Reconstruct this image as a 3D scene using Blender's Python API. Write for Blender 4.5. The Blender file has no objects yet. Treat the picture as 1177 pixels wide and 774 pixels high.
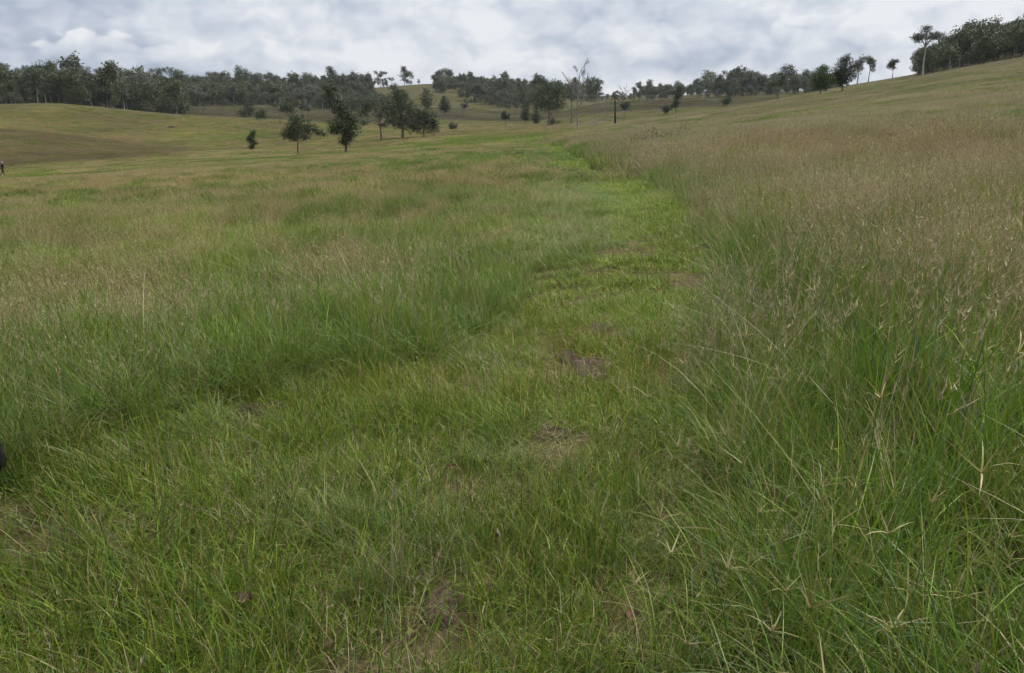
import bpy, bmesh, math, random
import numpy as np
from mathutils import Vector, Matrix

R_ = math.radians
rng = np.random.default_rng(7)
random.seed(7)
scene = bpy.context.scene
COL = scene.collection

# ------------------------------------------------------------------ camera, sky, sun, exposure
PW, PH, F = 1177.0, 774.0, 924.0          # photograph size and focal length in pixels
PITCH = R_(14.4)
CAM_Z = 1.65
cam_d = bpy.data.cameras.new('camera')
cam = bpy.data.objects.new('camera', cam_d); COL.objects.link(cam)
cam.location = (0, 0, CAM_Z)
cam.rotation_euler = (R_(90) - PITCH, 0, 0)
cam_d.sensor_width = 36; cam_d.lens = 36 * F / PW
cam_d.clip_start = 0.05; cam_d.clip_end = 9000
scene.camera = cam

SKY_STRENGTH = 0.05
SUN_EL, SUN_AZ = R_(62), R_(65)            # azimuth from the view direction, clockwise
sun_d = bpy.data.lights.new('sun', 'SUN')
sun = bpy.data.objects.new('sun', sun_d); COL.objects.link(sun)
sun_d.energy = 1.5; sun_d.angle = R_(35); sun_d.color = (1, 0.96, 0.9)
sdir = Vector((math.sin(SUN_AZ) * math.cos(SUN_EL), math.cos(SUN_AZ) * math.cos(SUN_EL), math.sin(SUN_EL)))
sun.rotation_euler = sdir.to_track_quat('Z', 'Y').to_euler()
sun.location = (0, 0, 60)

scene.view_settings.view_transform = 'Standard'
scene.view_settings.look = 'None'
scene.view_settings.gamma = 1
scene.view_settings.use_curve_mapping = False
scene.view_settings.exposure = 1.5

scene.cycles.max_bounces = 5
scene.cycles.diffuse_bounces = 3
scene.cycles.glossy_bounces = 1
scene.cycles.transmission_bounces = 3
scene.cycles.volume_bounces = 0
scene.cycles.use_denoising = True
scene.cycles.adaptive_threshold = 0.02


class NT:
    """small helper to write node trees"""
    def __init__(self, tree):
        self.t = tree; tree.nodes.clear()
    def n(self, typ, ins=None, **kw):
        nd = self.t.nodes.new(typ)
        for k, v in kw.items(): setattr(nd, k, v)
        for k, v in (ins or {}).items(): self.set(nd.inputs[k], v)
        return nd
    def set(self, sock, v):
        if isinstance(v, bpy.types.NodeSocket): self.t.links.new(v, sock)
        else: sock.default_value = v
    def m(self, op, a, b=None, c=None, clamp=False):
        nd = self.n('ShaderNodeMath', operation=op); nd.use_clamp = clamp
        self.set(nd.inputs[0], a)
        if b is not None: self.set(nd.inputs[1], b)
        if c is not None: self.set(nd.inputs[2], c)
        return nd.outputs[0]
    def mix(self, f, a, b, blend='MIX'):
        nd = self.n('ShaderNodeMix', data_type='RGBA', blend_type=blend)
        self.set(nd.inputs[0], f); self.set(nd.inputs[6], a); self.set(nd.inputs[7], b)
        return nd.outputs[2]
    def smooth(self, v, lo, hi, to0=0.0, to1=1.0):
        nd = self.n('ShaderNodeMapRange', interpolation_type='SMOOTHSTEP')
        self.set(nd.inputs[0], v)
        for i, q in enumerate((lo, hi, to0, to1)): self.set(nd.inputs[1 + i], q)
        return nd.outputs[0]
    def comb(self, x, y, z=0.0):
        nd = self.n('ShaderNodeCombineXYZ')
        for i, q in enumerate((x, y, z)): self.set(nd.inputs[i], q)
        return nd.outputs[0]
    def noise(self, vec, scale, detail=5, rough=0.55, dist=0.0, lac=2.0):
        nd = self.n('ShaderNodeTexNoise', {'Vector': vec, 'Scale': scale, 'Detail': detail,
                    'Roughness': rough, 'Distortion': dist, 'Lacunarity': lac})
        return nd.outputs['Fac']


def px_az(px, py=150.0):
    v = (PH / 2 - py) / F
    return math.atan((px - PW / 2) / F / (math.cos(PITCH) + v * math.sin(PITCH)))


def px_el(py):
    return math.atan((PH / 2 - py) / F) - PITCH


def build_world():
    w = bpy.data.worlds.new('World'); scene.world = w; w.use_nodes = True
    t = NT(w.node_tree)
    tc = t.n('ShaderNodeTexCoord').outputs['Generated']
    sep = t.n('ShaderNodeSeparateXYZ', {0: tc})
    x, y, z = sep.outputs
    az = t.m('ARCTAN2', x, y)
    el = t.m('ARCSINE', z)
    # cloud-deck coordinates: features flatten towards the horizon and grow overhead
    hgt = t.m('POWER', t.m('MAXIMUM', t.m('ADD', el, 0.03), 0.001), 0.85)
    P = t.comb(t.m('MULTIPLY', az, 5.2), t.m('MULTIPLY', hgt, 7.4))

    def noise2(vec, scale, detail, rough=0.55, col=False):
        nd = t.n('ShaderNodeTexNoise', {'Vector': vec, 'Scale': scale, 'Detail': detail, 'Roughness': rough}, noise_dimensions='2D')
        return nd.outputs['Color' if col else 'Fac']
    off = t.n('ShaderNodeVectorMath', {0: noise2(P, 2.2, 2.0, 0.6, True), 1: (0.5, 0.5, 0.5)}, operation='SUBTRACT')
    offs = t.n('ShaderNodeVectorMath', {0: off.outputs[0], 'Scale': 0.22}, operation='SCALE')
    PWp = t.n('ShaderNodeVectorMath', {0: P, 1: offs.outputs[0]}, operation='ADD').outputs[0]

    def puffs(vec):
        vo = t.n('ShaderNodeTexVoronoi', {'Vector': vec, 'Scale': 2.3, 'Detail': 2.0, 'Roughness': 0.55,
                 'Lacunarity': 2.4}, feature='F1', normalize=True, voronoi_dimensions='2D')
        a = t.m('SUBTRACT', 1.0, t.m('MULTIPLY', vo.outputs['Distance'], 1.3))
        b = noise2(vec, 0.9, 4.0, 0.5)
        return t.m('ADD', t.m('MULTIPLY', a, 0.5), t.m('MULTIPLY', b, 0.8)), a
    d0, bil = puffs(PWp)
    up = t.n('ShaderNodeVectorMath', {0: PWp, 1: (0.05, 0.13, 0.0)}, operation='ADD').outputs[0]
    lit = t.m('SUBTRACT', d0, puffs(up)[0])       # bright where cloud thins upward, dark underneath

    # broad light and dark banks of the deck
    wob = t.m('MULTIPLY', t.m('SUBTRACT', noise2(P, 1.6, 3.0), 0.5), 0.10)
    azw = t.m('ADD', az, wob); elw = t.m('ADD', el, t.m('MULTIPLY', wob, 0.45))

    def bank(px, py, wx, wy, amp):
        qx = t.m('DIVIDE', t.m('SUBTRACT', azw, px_az(px)), wx / F)
        qy = t.m('DIVIDE', t.m('SUBTRACT', elw, px_el(py)), wy / F)
        e = t.m('ADD', t.m('MULTIPLY', qx, qx), t.m('MULTIPLY', qy, qy))
        return t.m('MULTIPLY', t.m('EXPONENT', t.m('MULTIPLY', e, -1.0)), amp)
    tot = t.m('MULTIPLY', t.m('SUBTRACT', noise2(P, 0.5, 1.0), 0.5), 0.3)
    for b in ((-20, 20, 250, 60, -0.30), (240, 103, 170, 14, -0.26),
              (480, 45, 190, 70, 0.12), (680, 114, 160, 10, 0.24), (830, 68, 110, 12, -0.30),
              (690, 82, 80, 14, -0.12), (1040, 38, 190, 40, 0.14)):
        tot = t.m('ADD', tot, bank(*b))
    val = t.m('ADD', t.m('ADD', t.m('MULTIPLY', t.m('SUBTRACT', d0, 0.70), 0.55), t.m('MULTIPLY', lit, 0.95)), tot)
    val = t.m('ADD', val, 0.68)

    def heap(val, px, py, wx, wy, edge, top, low):
        # a heaped cumulus: billowed upper edge, bright crown, base melting into the deck
        qx = t.m('DIVIDE', t.m('SUBTRACT', azw, px_az(px)), wx / F)
        qy = t.m('DIVIDE', t.m('SUBTRACT', elw, px_el(py)), wy / F)
        e = t.m('ADD', t.m('MULTIPLY', qx, qx), t.m('MULTIPLY', qy, qy))
        q = t.m('ADD', t.m('SUBTRACT', 1.0, e), t.m('MULTIPLY', t.m('SUBTRACT', bil, 0.62), 2.2))
        mask = t.m('MULTIPLY', t.smooth(q, 0.0, edge), t.smooth(qy, -0.75, 0.1))
        inner = t.m('ADD', t.m('ADD', t.smooth(qy, -0.5, 0.9, low, top), t.m('MULTIPLY', lit, 0.9)), t.m('MULTIPLY', t.m('SUBTRACT', bil, 0.6), 0.35))
        return t.m('ADD', val, t.m('MULTIPLY', mask, t.m('SUBTRACT', inner, val)))
    val = heap(val, 160, 82, 92, 32, 0.28, 0.84, 0.42)
    val = heap(val, 925, 58, 75, 28, 0.4, 0.92, 0.50)
    val = heap(val, 500, 90, 120, 40, 0.5, 0.90, 0.62)
    ramp = t.n('ShaderNodeValToRGB', {'Fac': val})
    cr = ramp.color_ramp; cr.interpolation = 'LINEAR'
    e = cr.elements
    e[0].position = 0.10; e[0].color = (0.30, 0.36, 0.48, 1)
    e[1].position = 0.92; e[1].color = (0.86, 0.875, 0.91, 1)
    k = e.new(0.36); k.color = (0.435, 0.495, 0.605, 1)
    k = e.new(0.60); k.color = (0.625, 0.67, 0.76, 1)
    clouds = t.mix(1.0, ramp.outputs[0], (6.9, 6.9, 6.9, 1), 'MULTIPLY')
    sky = t.n('ShaderNodeTexSky', sky_type='NISHITA', sun_disc=False, sun_elevation=SUN_EL, sun_rotation=SUN_AZ)
    colr = t.mix(0.95, sky.outputs[0], clouds)
    bg = t.n('ShaderNodeBackground', {'Color': colr, 'Strength': SKY_STRENGTH})
    t.t.links.new(bg.outputs[0], t.n('ShaderNodeOutputWorld').inputs[0])
    w.cycles.sampling_method = 'MANUAL'; w.cycles.sample_map_resolution = 512


build_world()

# ------------------------------------------------------------------ numeric helpers
def h2(ix, iy, seed):
    n = (ix.astype(np.int64) * 374761393 + iy.astype(np.int64) * 668265263 + seed * 1442695041) & 0xFFFFFFFF
    n = ((n ^ (n >> 13)) * 1274126177) & 0xFFFFFFFF
    n = n ^ (n >> 16)
    return (n & 0xFFFFFF) / float(0xFFFFFF)


def vnoise(x, y, scale, seed=0):
    x = np.asarray(x, float) / scale; y = np.asarray(y, float) / scale
    ix = np.floor(x); iy = np.floor(y); fx = x - ix; fy = y - iy
    fx = fx * fx * (3 - 2 * fx); fy = fy * fy * (3 - 2 * fy)
    a = h2(ix, iy, seed); b = h2(ix + 1, iy, seed); c = h2(ix, iy + 1, seed); d = h2(ix + 1, iy + 1, seed)
    return (a * (1 - fx) + b * fx) * (1 - fy) + (c * (1 - fx) + d * fx) * fy


def fbm(x, y, scale, seed=0, octv=3):
    s = 0; a = 1; tot = 0
    for o in range(octv):
        s = s + a * vnoise(x, y, scale / 2 ** o, seed + 17 * o); tot += a; a *= 0.5
    return s / tot


def sstep(v, a, b):
    q = np.clip((v - a) / (b - a), 0, 1)
    return q * q * (3 - 2 * q)


def project(x, y, z):
    """world point -> photograph pixel"""
    dz = z - CAM_Z
    f = y * math.cos(PITCH) - dz * math.sin(PITCH)
    u = y * math.sin(PITCH) + dz * math.cos(PITCH)
    f = np.maximum(f, 1e-3)
    return PW / 2 + F * x / f, PH / 2 - F * u / f


# ------------------------------------------------------------------ the lie of the land
ST = [80, 120, 160, 190, 230, 280, 330, 380, 430, 500, 560, 640, 750, 900, 1400]
PROF = {   # picture row of the ground at each distance, for a few directions
    -150: [213, 207, 200, 196, 170, 138, 166, 138, 117, 127, 111, 103, 97, 97, 112],
    0:    [208, 203, 198, 195, 172, 144, 168, 140, 117, 128, 112, 104, 98, 99, 112],
    60:   [205, 199, 194, 190, 174, 149, 170, 140, 114, 126, 113, 106, 100, 101, 112],
    120:  [202, 195, 190, 186, 175, 158, 168, 142, 120, 130, 120, 110, 104, 103, 112],
    200:  [196, 189, 184, 180, 175, 170, 160, 145, 130, 138, 122, 128, 114, 105, 112],
    300:  [190, 183, 178.5, 176, 173, 167, 157, 145, 135, 140, 117, 126, 112, 103, 112],
    400:  [183, 178.5, 176, 174, 166, 157, 152, 147, 142, 142, 128, 132, 114, 102, 112],
    500:  [176, 169, 164, 161, 157, 153, 149, 147, 143, 134, 122, 126, 105, 94, 110],
    600:  [170, 162, 156, 152, 149.5, 147.5, 145, 145, 143, 140, 136, 128, 114, 103, 112],
    640:  [168, 160, 154, 151, 148, 146, 144, 144, 141, 133, 130, 132, 116, 105, 114],
    680:  [164, 155, 149.5, 147, 145, 144, 143, 144, 137, 126, 118, 128, 119, 110, 115],
    760:  [154, 146, 141, 138, 135.5, 134, 138, 140, 132, 120, 111.5, 122, 116, 111, 116],
    850:  [145, 136, 130.5, 127, 124.5, 122.5, 126, 128, 124, 117, 112, 114, 107, 104, 114],
    950:  [135, 124.5, 117, 113, 109, 105, 103.5, 106, 101, 108, 113, 115, 107, 104, 114],
    1050: [122, 110, 102, 97.5, 93.5, 90, 88, 89, 84, 87, 96, 105, 105, 104, 114],
    1120: [114, 100, 91, 86, 81, 77, 75, 73, 66, 62, 64, 72, 80, 90, 110],
    1177: [108, 93, 83, 77.5, 72, 67, 65, 62, 53, 46, 46, 52, 60, 75, 100],
    1350: [90, 72, 60, 53, 46, 39, 36, 33, 25, 18, 18, 24, 34, 50, 90],
}
NEAR = [0.0, 2.5, 5, 10, 20, 40]
_az, _zt = [], []
for pxk, rows in PROF.items():
    a = px_az(pxk)
    zz = [CAM_Z + r * math.cos(a) * math.tan(px_el(yy)) for r, yy in zip(ST, rows)]
    z80 = zz[0]
    near = [z80 * (r / 80.0) ** 1.25 for r in NEAR]
    _az.append(a); _zt.append(near + zz + [zz[-1] - 25])
_az = np.array(_az); _zt = np.array(_zt)
back = 0.5 * (_zt[0] + _zt[-1])
_az = np.concatenate([[-math.pi], [-R_(60)], _az, [R_(60)], [math.pi]])
_zt = np.vstack([back, _zt[0], _zt, _zt[-1], back])
RS = np.array(NEAR + ST + [5000.0])
LR0, LRS, NLR = math.log(1.0), 0.02, 430
AZS = R_(0.2); NAZ = 1801
_gaz = -math.pi + np.arange(NAZ) * AZS
_glr = LR0 + np.arange(NLR) * LRS
_gr = np.exp(_glr) - 1.0
tmp = np.array([np.interp(_gr, RS, row) for row in _zt])
GZ = np.array([np.interp(_gaz, _az, tmp[:, j]) for j in range(NLR)]).T


def blur(a, axis, s):
    k = np.exp(-0.5 * (np.arange(-3 * s, 3 * s + 1) / s) ** 2); k /= k.sum()
    n = len(k) // 2
    pad = [(0, 0), (0, 0)]; pad[axis] = (n, n)
    ap = np.pad(a, pad, mode='edge')
    out = np.zeros_like(a)
    for i, kk in enumerate(k):
        out += kk * (ap[i:i + a.shape[0]] if axis == 0 else ap[:, i:i + a.shape[1]])
    return out


GZ = blur(blur(GZ, 0, 4), 1, 2)


def H(x, y):
    x = np.asarray(x, float); y = np.asarray(y, float)
    r = np.hypot(x, y)
    ai = np.clip((np.arctan2(x, y) + math.pi) / AZS, 0, NAZ - 1.001)
    ri = np.clip((np.log(r + 1.0) - LR0) / LRS, 0, NLR - 1.001)
    i = ai.astype(int); j = ri.astype(int); fa = ai - i; fr = ri - j
    z = (GZ[i, j] * (1 - fa) + GZ[i + 1, j] * fa) * (1 - fr) + (GZ[i, j + 1] * (1 - fa) + GZ[i + 1, j + 1] * fa) * fr
    far = sstep(r, 50, 200)
    z = z + far * ((fbm(x, y, 45, 5) - 0.5) * 0.9 + (fbm(x, y, 14, 9) - 0.5) * 0.4)
    z = z + (fbm(x, y, 1.1, 21) - 0.5) * 0.10 * (1 - 0.65 * sstep(r, 6, 10)) * (1 - sstep(r, 20, 60)) + (fbm(x, y, 5.0, 31) - 0.5) * 0.14 * sstep(r, 2, 10)
    return z


def Hs(x, y): return float(H(np.array([x]), np.array([y]))[0])


def ground_at(px, py, r0, span=1.25):
    """point of the ground seen at a picture position, at about the distance r0"""
    r = r0 * np.exp(np.linspace(-math.log(span), math.log(span), 240)); a = px_az(px, py)
    x, y = r * math.sin(a), r * math.cos(a)
    z = H(x, y); qx, qy = project(x, y, z)
    i = int(np.argmin(np.abs(qy - py) + 0.02 * np.abs(np.log(r / r0))))
    return float(x[i]), float(y[i]), float(z[i])


def near_point(px, py):
    """where the ray through a picture position of the foreground meets the ground"""
    u = (px - PW / 2) / F; v = (PH / 2 - py) / F
    d = np.array([u, math.cos(PITCH) + v * math.sin(PITCH), -math.sin(PITCH) + v * math.cos(PITCH)])
    t = np.exp(np.linspace(math.log(0.5), math.log(300), 2600))
    below = CAM_Z + d[2] * t <= H(d[0] * t, d[1] * t)
    t = float(t[int(np.argmax(below))])
    return d[0] * t, d[1] * t, Hs(d[0] * t, d[1] * t)


# edges of the mown lane and of the rough short grass it opens into: picture row, left, right
LANE = np.array([(157, 626, 640), (165, 630, 648), (175, 640, 662), (190, 655, 690), (205, 672, 728), (220, 695, 768),
                 (235, 708, 798), (250, 712, 815), (270, 708, 826), (290, 695, 832), (320, 655, 834), (350, 600, 832), (380, 545, 826),
                 (420, 470, 815), (450, 370, 812), (480, 230, 816), (520, 100, 832), (560, 20, 850), (600, -60, 872),
                 (650, -200, 862), (700, -300, 850), (774, -400, 800)], float)


def lane_mask(x, y, z):
    """signed distance in metres inside (+) or outside (-) the short-grass lane, left and right"""
    px, py = project(x, y, z)
    py2 = np.clip(py, 157, 774)
    wob = (fbm(x, y, 1.6, 77) - 0.5) * 0.7 * sstep(np.hypot(x, y), 1, 6)
    sc = np.maximum(y, 0.8) / F
    L = np.interp(py2, LANE[:, 0], LANE[:, 1]); Rr = np.interp(py2, LANE[:, 0], LANE[:, 2])
    left = (px - L) * sc + wob; right = (Rr - px) * sc + wob
    vis = np.where((py > 156) & (y > 0), 1, 0)
    return np.where(vis, left, -5), np.where(vis, right, -5 * np.sign(x))


# ------------------------------------------------------------------ mesh helpers
def mesh_np(name, verts, faces, mats=(), attrs=None, fmat=None, smooth=False):
    """faces: list of integer arrays (n,3) or (n,4)"""
    me = bpy.data.meshes.new(name)
    verts = np.asarray(verts, np.float32)
    me.vertices.add(len(verts)); me.vertices.foreach_set('co', verts.ravel())
    faces = [np.asarray(f, np.int32) for f in faces if len(f)]
    if faces:
        idx = np.concatenate([f.ravel() for f in faces])
        cnt = np.concatenate([np.full(len(f), f.shape[1], np.int32) for f in faces])
        me.loops.add(len(idx)); me.loops.foreach_set('vertex_index', idx)
        st = np.concatenate([[0], np.cumsum(cnt)[:-1]]).astype(np.int32)
        me.polygons.add(len(cnt)); me.polygons.foreach_set('loop_start', st)
        try: me.polygons.foreach_set('loop_total', cnt)
        except Exception: pass
        if fmat is not None: me.polygons.foreach_set('material_index', np.asarray(fmat, np.int32))
        if smooth: me.polygons.foreach_set('use_smooth', np.ones(len(cnt), bool))
    for nm, (typ, data) in (attrs or {}).items():
        at = me.attributes.new(nm, typ, 'POINT')
        key = {'FLOAT_COLOR': 'color', 'FLOAT_VECTOR': 'vector'}.get(typ, 'value')
        at.data.foreach_set(key, np.asarray(data).ravel().astype(np.int32 if typ == 'INT' else np.float32))
    for m in mats: me.materials.append(m)
    me.update(calc_edges=True)
    return me


def rgba(c):
    c = np.asarray(c, float)
    return np.concatenate([c, np.ones(c.shape[:-1] + (1,))], -1)


def link(name, me, parent=None, loc=None, **props):
    o = bpy.data.objects.new(name, me); COL.objects.link(o)
    if parent is not None: o.parent = parent
    if loc is not None: o.location = loc
    for k, v in props.items(): o[k] = v
    return o


# ------------------------------------------------------------------ materials
def mat_leafy(name, instanced=True, trans=0.28, rough=0.42, spec=0.32):
    m = bpy.data.materials.new(name); m.use_nodes = True
    t = NT(m.node_tree)
    c = t.n('ShaderNodeAttribute', attribute_name='col').outputs['Color']
    if instanced:
        ti = t.n('ShaderNodeAttribute', attribute_name='tint', attribute_type='INSTANCER').outputs['Color']
        c = t.mix(1.0, c, ti, 'MULTIPLY')
    p = t.n('ShaderNodeBsdfPrincipled', {'Base Color': c, 'Roughness': rough, 'Specular IOR Level': spec})
    tr = t.n('ShaderNodeBsdfTranslucent', {'Color': c})
    mx = t.n('ShaderNodeMixShader', {0: trans, 1: p.outputs[0], 2: tr.outputs[0]})
    t.t.links.new(mx.outputs[0], t.n('ShaderNodeOutputMaterial').inputs[0])
    return m


def mat_plain(name, col, rough=0.8, var=0.35, scale=8.0, spec=0.2, bump=0.0, stretch=(1, 1, 1)):
    m = bpy.data.materials.new(name); m.use_nodes = True
    t = NT(m.node_tree)
    tc = t.n('ShaderNodeTexCoord').outputs['Object']
    mp = t.n('ShaderNodeMapping', {'Vector': tc, 'Scale': stretch}).outputs[0]
    nz = t.noise(mp, scale, 5, 0.6)
    a = tuple(q * (1 - var) for q in col) + (1,); b = tuple(min(1, q * (1 + var)) for q in col) + (1,)
    c = t.mix(t.smooth(nz, 0.3, 0.7), a, b)
    p = t.n('ShaderNodeBsdfPrincipled', {'Base Color': c, 'Roughness': rough, 'Specular IOR Level': spec})
    if bump:
        bm = t.n('ShaderNodeBump', {'Strength': bump, 'Distance': 0.02, 'Height': nz})
        t.t.links.new(bm.outputs[0], p.inputs['Normal'])
    t.t.links.new(p.outputs[0], t.n('ShaderNodeOutputMaterial').inputs[0])
    return m


def mat_ground():
    m = bpy.data.materials.new('turf_and_soil'); m.use_nodes = True
    t = NT(m.node_tree)
    pos = t.n('ShaderNodeNewGeometry').outputs['Position']
    c = t.n('ShaderNodeAttribute', attribute_name='col').outputs['Color']
    n1 = t.noise(pos, 0.035, 6, 0.6, 0.4)
    n2 = t.noise(pos, 0.5, 6, 0.65)
    n3 = t.noise(pos, 9.0, 5, 0.65)
    c = t.mix(t.smooth(n1, 0.35, 0.68, 0.0, 0.5), c, t.mix(1.0, c, (1.25, 1.02, 0.95, 1), 'MULTIPLY'))
    c = t.mix(1.0, c, t.mix(t.smooth(n2, 0.3, 0.72), (0.72, 0.74, 0.72, 1), (1.22, 1.2, 1.16, 1)), 'MULTIPLY')
    c = t.mix(1.0, c, t.mix(t.smooth(n3, 0.3, 0.7), (0.75, 0.75, 0.75, 1), (1.22, 1.22, 1.22, 1)), 'MULTIPLY')
    h = t.m('ADD', t.m('MULTIPLY', n2, 0.5), t.m('MULTIPLY', n3, 0.06))
    bm = t.n('ShaderNodeBump', {'Strength': 0.6, 'Distance': 1.0, 'Height': h})
    p = t.n('ShaderNodeBsdfPrincipled', {'Base Color': c, 'Roughness': 0.95, 'Specular IOR Level': 0.05, 'Normal': bm.outputs[0]})
    t.t.links.new(p.outputs[0], t.n('ShaderNodeOutputMaterial').inputs[0])
    return m


M_GRASS = mat_leafy('grass_blade')
M_LEAF = mat_leafy('gum_leaves', instanced=False, trans=0.15, rough=0.5, spec=0.3)
M_LEAF_I = mat_leafy('gum_leaves_wood', instanced=True, trans=0.15, rough=0.5, spec=0.3)
M_BARK = mat_plain('gum_bark', (0.17, 0.15, 0.125), 0.85, 0.4, 3.0, stretch=(1, 1, 0.25))
M_BARK_PALE = mat_plain('pale_bark', (0.36, 0.34, 0.31), 0.8, 0.35, 3.0, stretch=(1, 1, 0.2))
M_DEAD = mat_plain('dead_wood', (0.25, 0.235, 0.22), 0.85, 0.35, 4.0, stretch=(1, 1, 0.2))
M_BURNT = mat_plain('burnt_wood', (0.022, 0.019, 0.017), 0.9, 0.5, 4.0)
M_SOIL = mat_plain('bare_soil', (0.085, 0.062, 0.047), 0.95, 0.45, 22.0, 0.05, 0.8)

# ------------------------------------------------------------------ the ground
def zone_green(x, y, full=False):
    """0 = dry tan, 1 = green, for the open grassland; full also gives a colour factor"""
    px, py = project(x, y, H(x, y))
    r = np.hypot(x, y)
    base = np.interp(px, [0, 300, 600, 690, 800, 1177], [0.66, 0.68, 0.78, 0.60, 0.52, 0.52])
    base = np.where(r > 185, np.interp(px, [0, 250, 450, 620, 800], [0.40, 0.46, 0.52, 0.46, 0.45]), base)
    base = base + 0.35 * np.exp(-((py - 155) / 14.0) ** 2) * sstep(px, 380, 520) * (px < 640) * (r < 200)
    knoll = sstep(r, 188, 200) * sstep(r, 312, 296) * sstep(px, 245, 190)         # dry knoll at the left
    hollow = sstep(r, 285, 305) * sstep(r, 372, 345) * sstep(px, 330, 280) * sstep(px, 100, 200)   # damp green hollow behind it
    backhill = sstep(r, 455, 480) * sstep(r, 640, 610) * sstep(px, 150, 200) * np.where(px > 900, sstep(px, 960, 900), 1)
    band = np.exp(-((py - 186) / 20.0) ** 2) * sstep(px, 770, 920) * (y > 0) * (r < 200)    # reddish stand on the right slope
    base = base * (1 - 0.6 * knoll) + 0.25 * hollow - 0.10 * backhill - 0.30 * band
    ca, sa = math.cos(0.35), math.sin(0.35)
    streak = fbm((x * ca + y * sa) * 0.35, -x * sa + y * ca, 9, 45)
    base = base + (fbm(x, y, 26, 41) - 0.5) * 0.55 + (fbm(x, y, 6, 43) - 0.5) * 0.25 + (streak - 0.5) * 0.5 * sstep(r, 40, 90)
    g = np.clip(base, 0, 1)
    if not full: return g
    left = sstep(px, 760, 560) * sstep(r, 5, 14) * (r < 420)
    foot = knoll * sstep(py, 170, 188)  # gully shading at the knoll's base, put into the grass and ground colour
    f = 1 - 0.26 * knoll - 0.2 * foot - 0.34 * backhill - 0.08 * sstep(r, 185, 230) + 0.12 * hollow + (fbm(x, y, 18, 47) - 0.5) * 0.5 * sstep(r, 60, 160)
    return g, np.stack([f * (1 + 0.10 * left), f * (1 - 0.07 * band + 0.02 * left), f * (1 - 0.08 * band - 0.1 * hollow - 0.14 * left + 0.12 * backhill)], -1)


def build_ground():
    az = np.concatenate([np.linspace(-180, -50, 66)[:-1], np.linspace(-50, -40, 21)[:-1], np.linspace(-40, 40, 501)[:-1],
                         np.linspace(40, 50, 21)[:-1], np.linspace(50, 180, 66)[:-1]])
    az = np.radians(az)
    r = np.concatenate([np.linspace(0.25, 3, 22)[:-1], np.exp(np.linspace(math.log(3), math.log(1500), 290)),
                        np.array([1700, 2000, 2600, 3500, 5000, 7000])])
    A, RR = np.meshgrid(az, r, indexing='ij')
    X = RR * np.sin(A); Y = RR * np.cos(A); Z = H(X, Y)
    na, nr = A.shape
    v = np.stack([X, Y, Z], -1).reshape(-1, 3)
    v = np.vstack([v, [[0, 0, Hs(0, 0)]]])
    i, j = np.meshgrid(np.arange(na), np.arange(nr - 1), indexing='ij')
    i2 = (i + 1) % na
    q = np.stack([i * nr + j, i * nr + j + 1, i2 * nr + j + 1, i2 * nr + j], -1).reshape(-1, 4)
    ii = np.arange(na)
    cap = np.stack([np.full(na, na * nr), ii * nr, ((ii + 1) % na) * nr], -1)
    x, y, z = v[:, 0], v[:, 1], v[:, 2]
    g, zf = zone_green(x, y, True); g = g[:, None]
    far = sstep(np.hypot(x, y), 50, 220)[:, None]
    tan = np.array([0.105, 0.091, 0.050]); grn = np.array([0.074, 0.078, 0.033])
    soil = np.array([0.105, 0.088, 0.046])
    c = soil * (1 - far) + (tan * (1 - g) + grn * g) * zf * far
    return mesh_np('ground', v, [q, cap], [mat_ground()], {'col': ('FLOAT_COLOR', rgba(c))}, smooth=True)


link('ground', build_ground(), kind='structure', label='rolling grassy paddock and hills of olive and tan grass')

# bare patches of soil in the lane
def soil_patch(px, py, wpx, hpx, lab, seed):
    x, y, z = near_point(px, py)
    d = math.hypot(x, y)
    rx = wpx / 2 * y / F
    x2, y2, _ = near_point(px, py - hpx / 2); x3, y3, _ = near_point(px, py + hpx / 2)
    ry = max(0.08, abs(y2 - y3) / 2)
    rr = np.random.default_rng(seed)
    na, nr = 28, 6
    k = 1 + 0.35 * np.interp(np.arange(na), np.linspace(0, na, 9), np.r_[(q := rr.uniform(-1, 1, 8)), q[0]]) + rr.uniform(-.06, .06, na)
    vs = [(x, y, Hs(x, y) + 0.03)]
    for j in range(1, nr + 1):
        for i in range(na):
            a = 2 * math.pi * i / na; f = j / nr
            xx = x + rx * k[i] * f * math.cos(a); yy = y + ry * k[i] * f * math.sin(a)
            vs.append((xx, yy, Hs(xx, yy) + (0.03 - 0.02 * (j / nr) ** 3 + rr.uniform(-.010, .012) if j < nr else -0.02)))
    fc = [[0, 1 + i, 1 + (i + 1) % na] for i in range(na)]
    qd = [[1 + (j - 1) * na + i, 1 + j * na + i, 1 + j * na + (i + 1) % na, 1 + (j - 1) * na + (i + 1) % na] for j in range(1, nr) for i in range(na)]
    me = mesh_np('soil_patch', vs, [fc, qd], [M_SOIL], smooth=True)
    link('soil_patch', me, kind='structure', label=lab)
    return x, y, rx, ry


SOIL = [soil_patch(*a) for a in (
    (680, 424, 52, 30, 'larger bare brown soil patch in the mown lane', 1), (688, 380, 36, 18, 'smaller bare soil patch farther up the lane', 2),
    (512, 700, 84, 50, 'bare soil patch among the nearest grass', 3), (648, 412, 22, 14, 'dark little hollow beside the larger soil patch', 4),
    (372, 405, 34, 12, 'dark bare gap in the tall grass edge', 5), (306, 470, 60, 16, 'bare thatchy gap at the foot of the tall grass', 6),
    (630, 502, 50, 16, 'thin bare gap below the soil patches', 7), (1080, 690, 90, 40, 'bare ground under the tall grass at lower right', 8))]


FOOT = near_point(0, 592)


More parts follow.
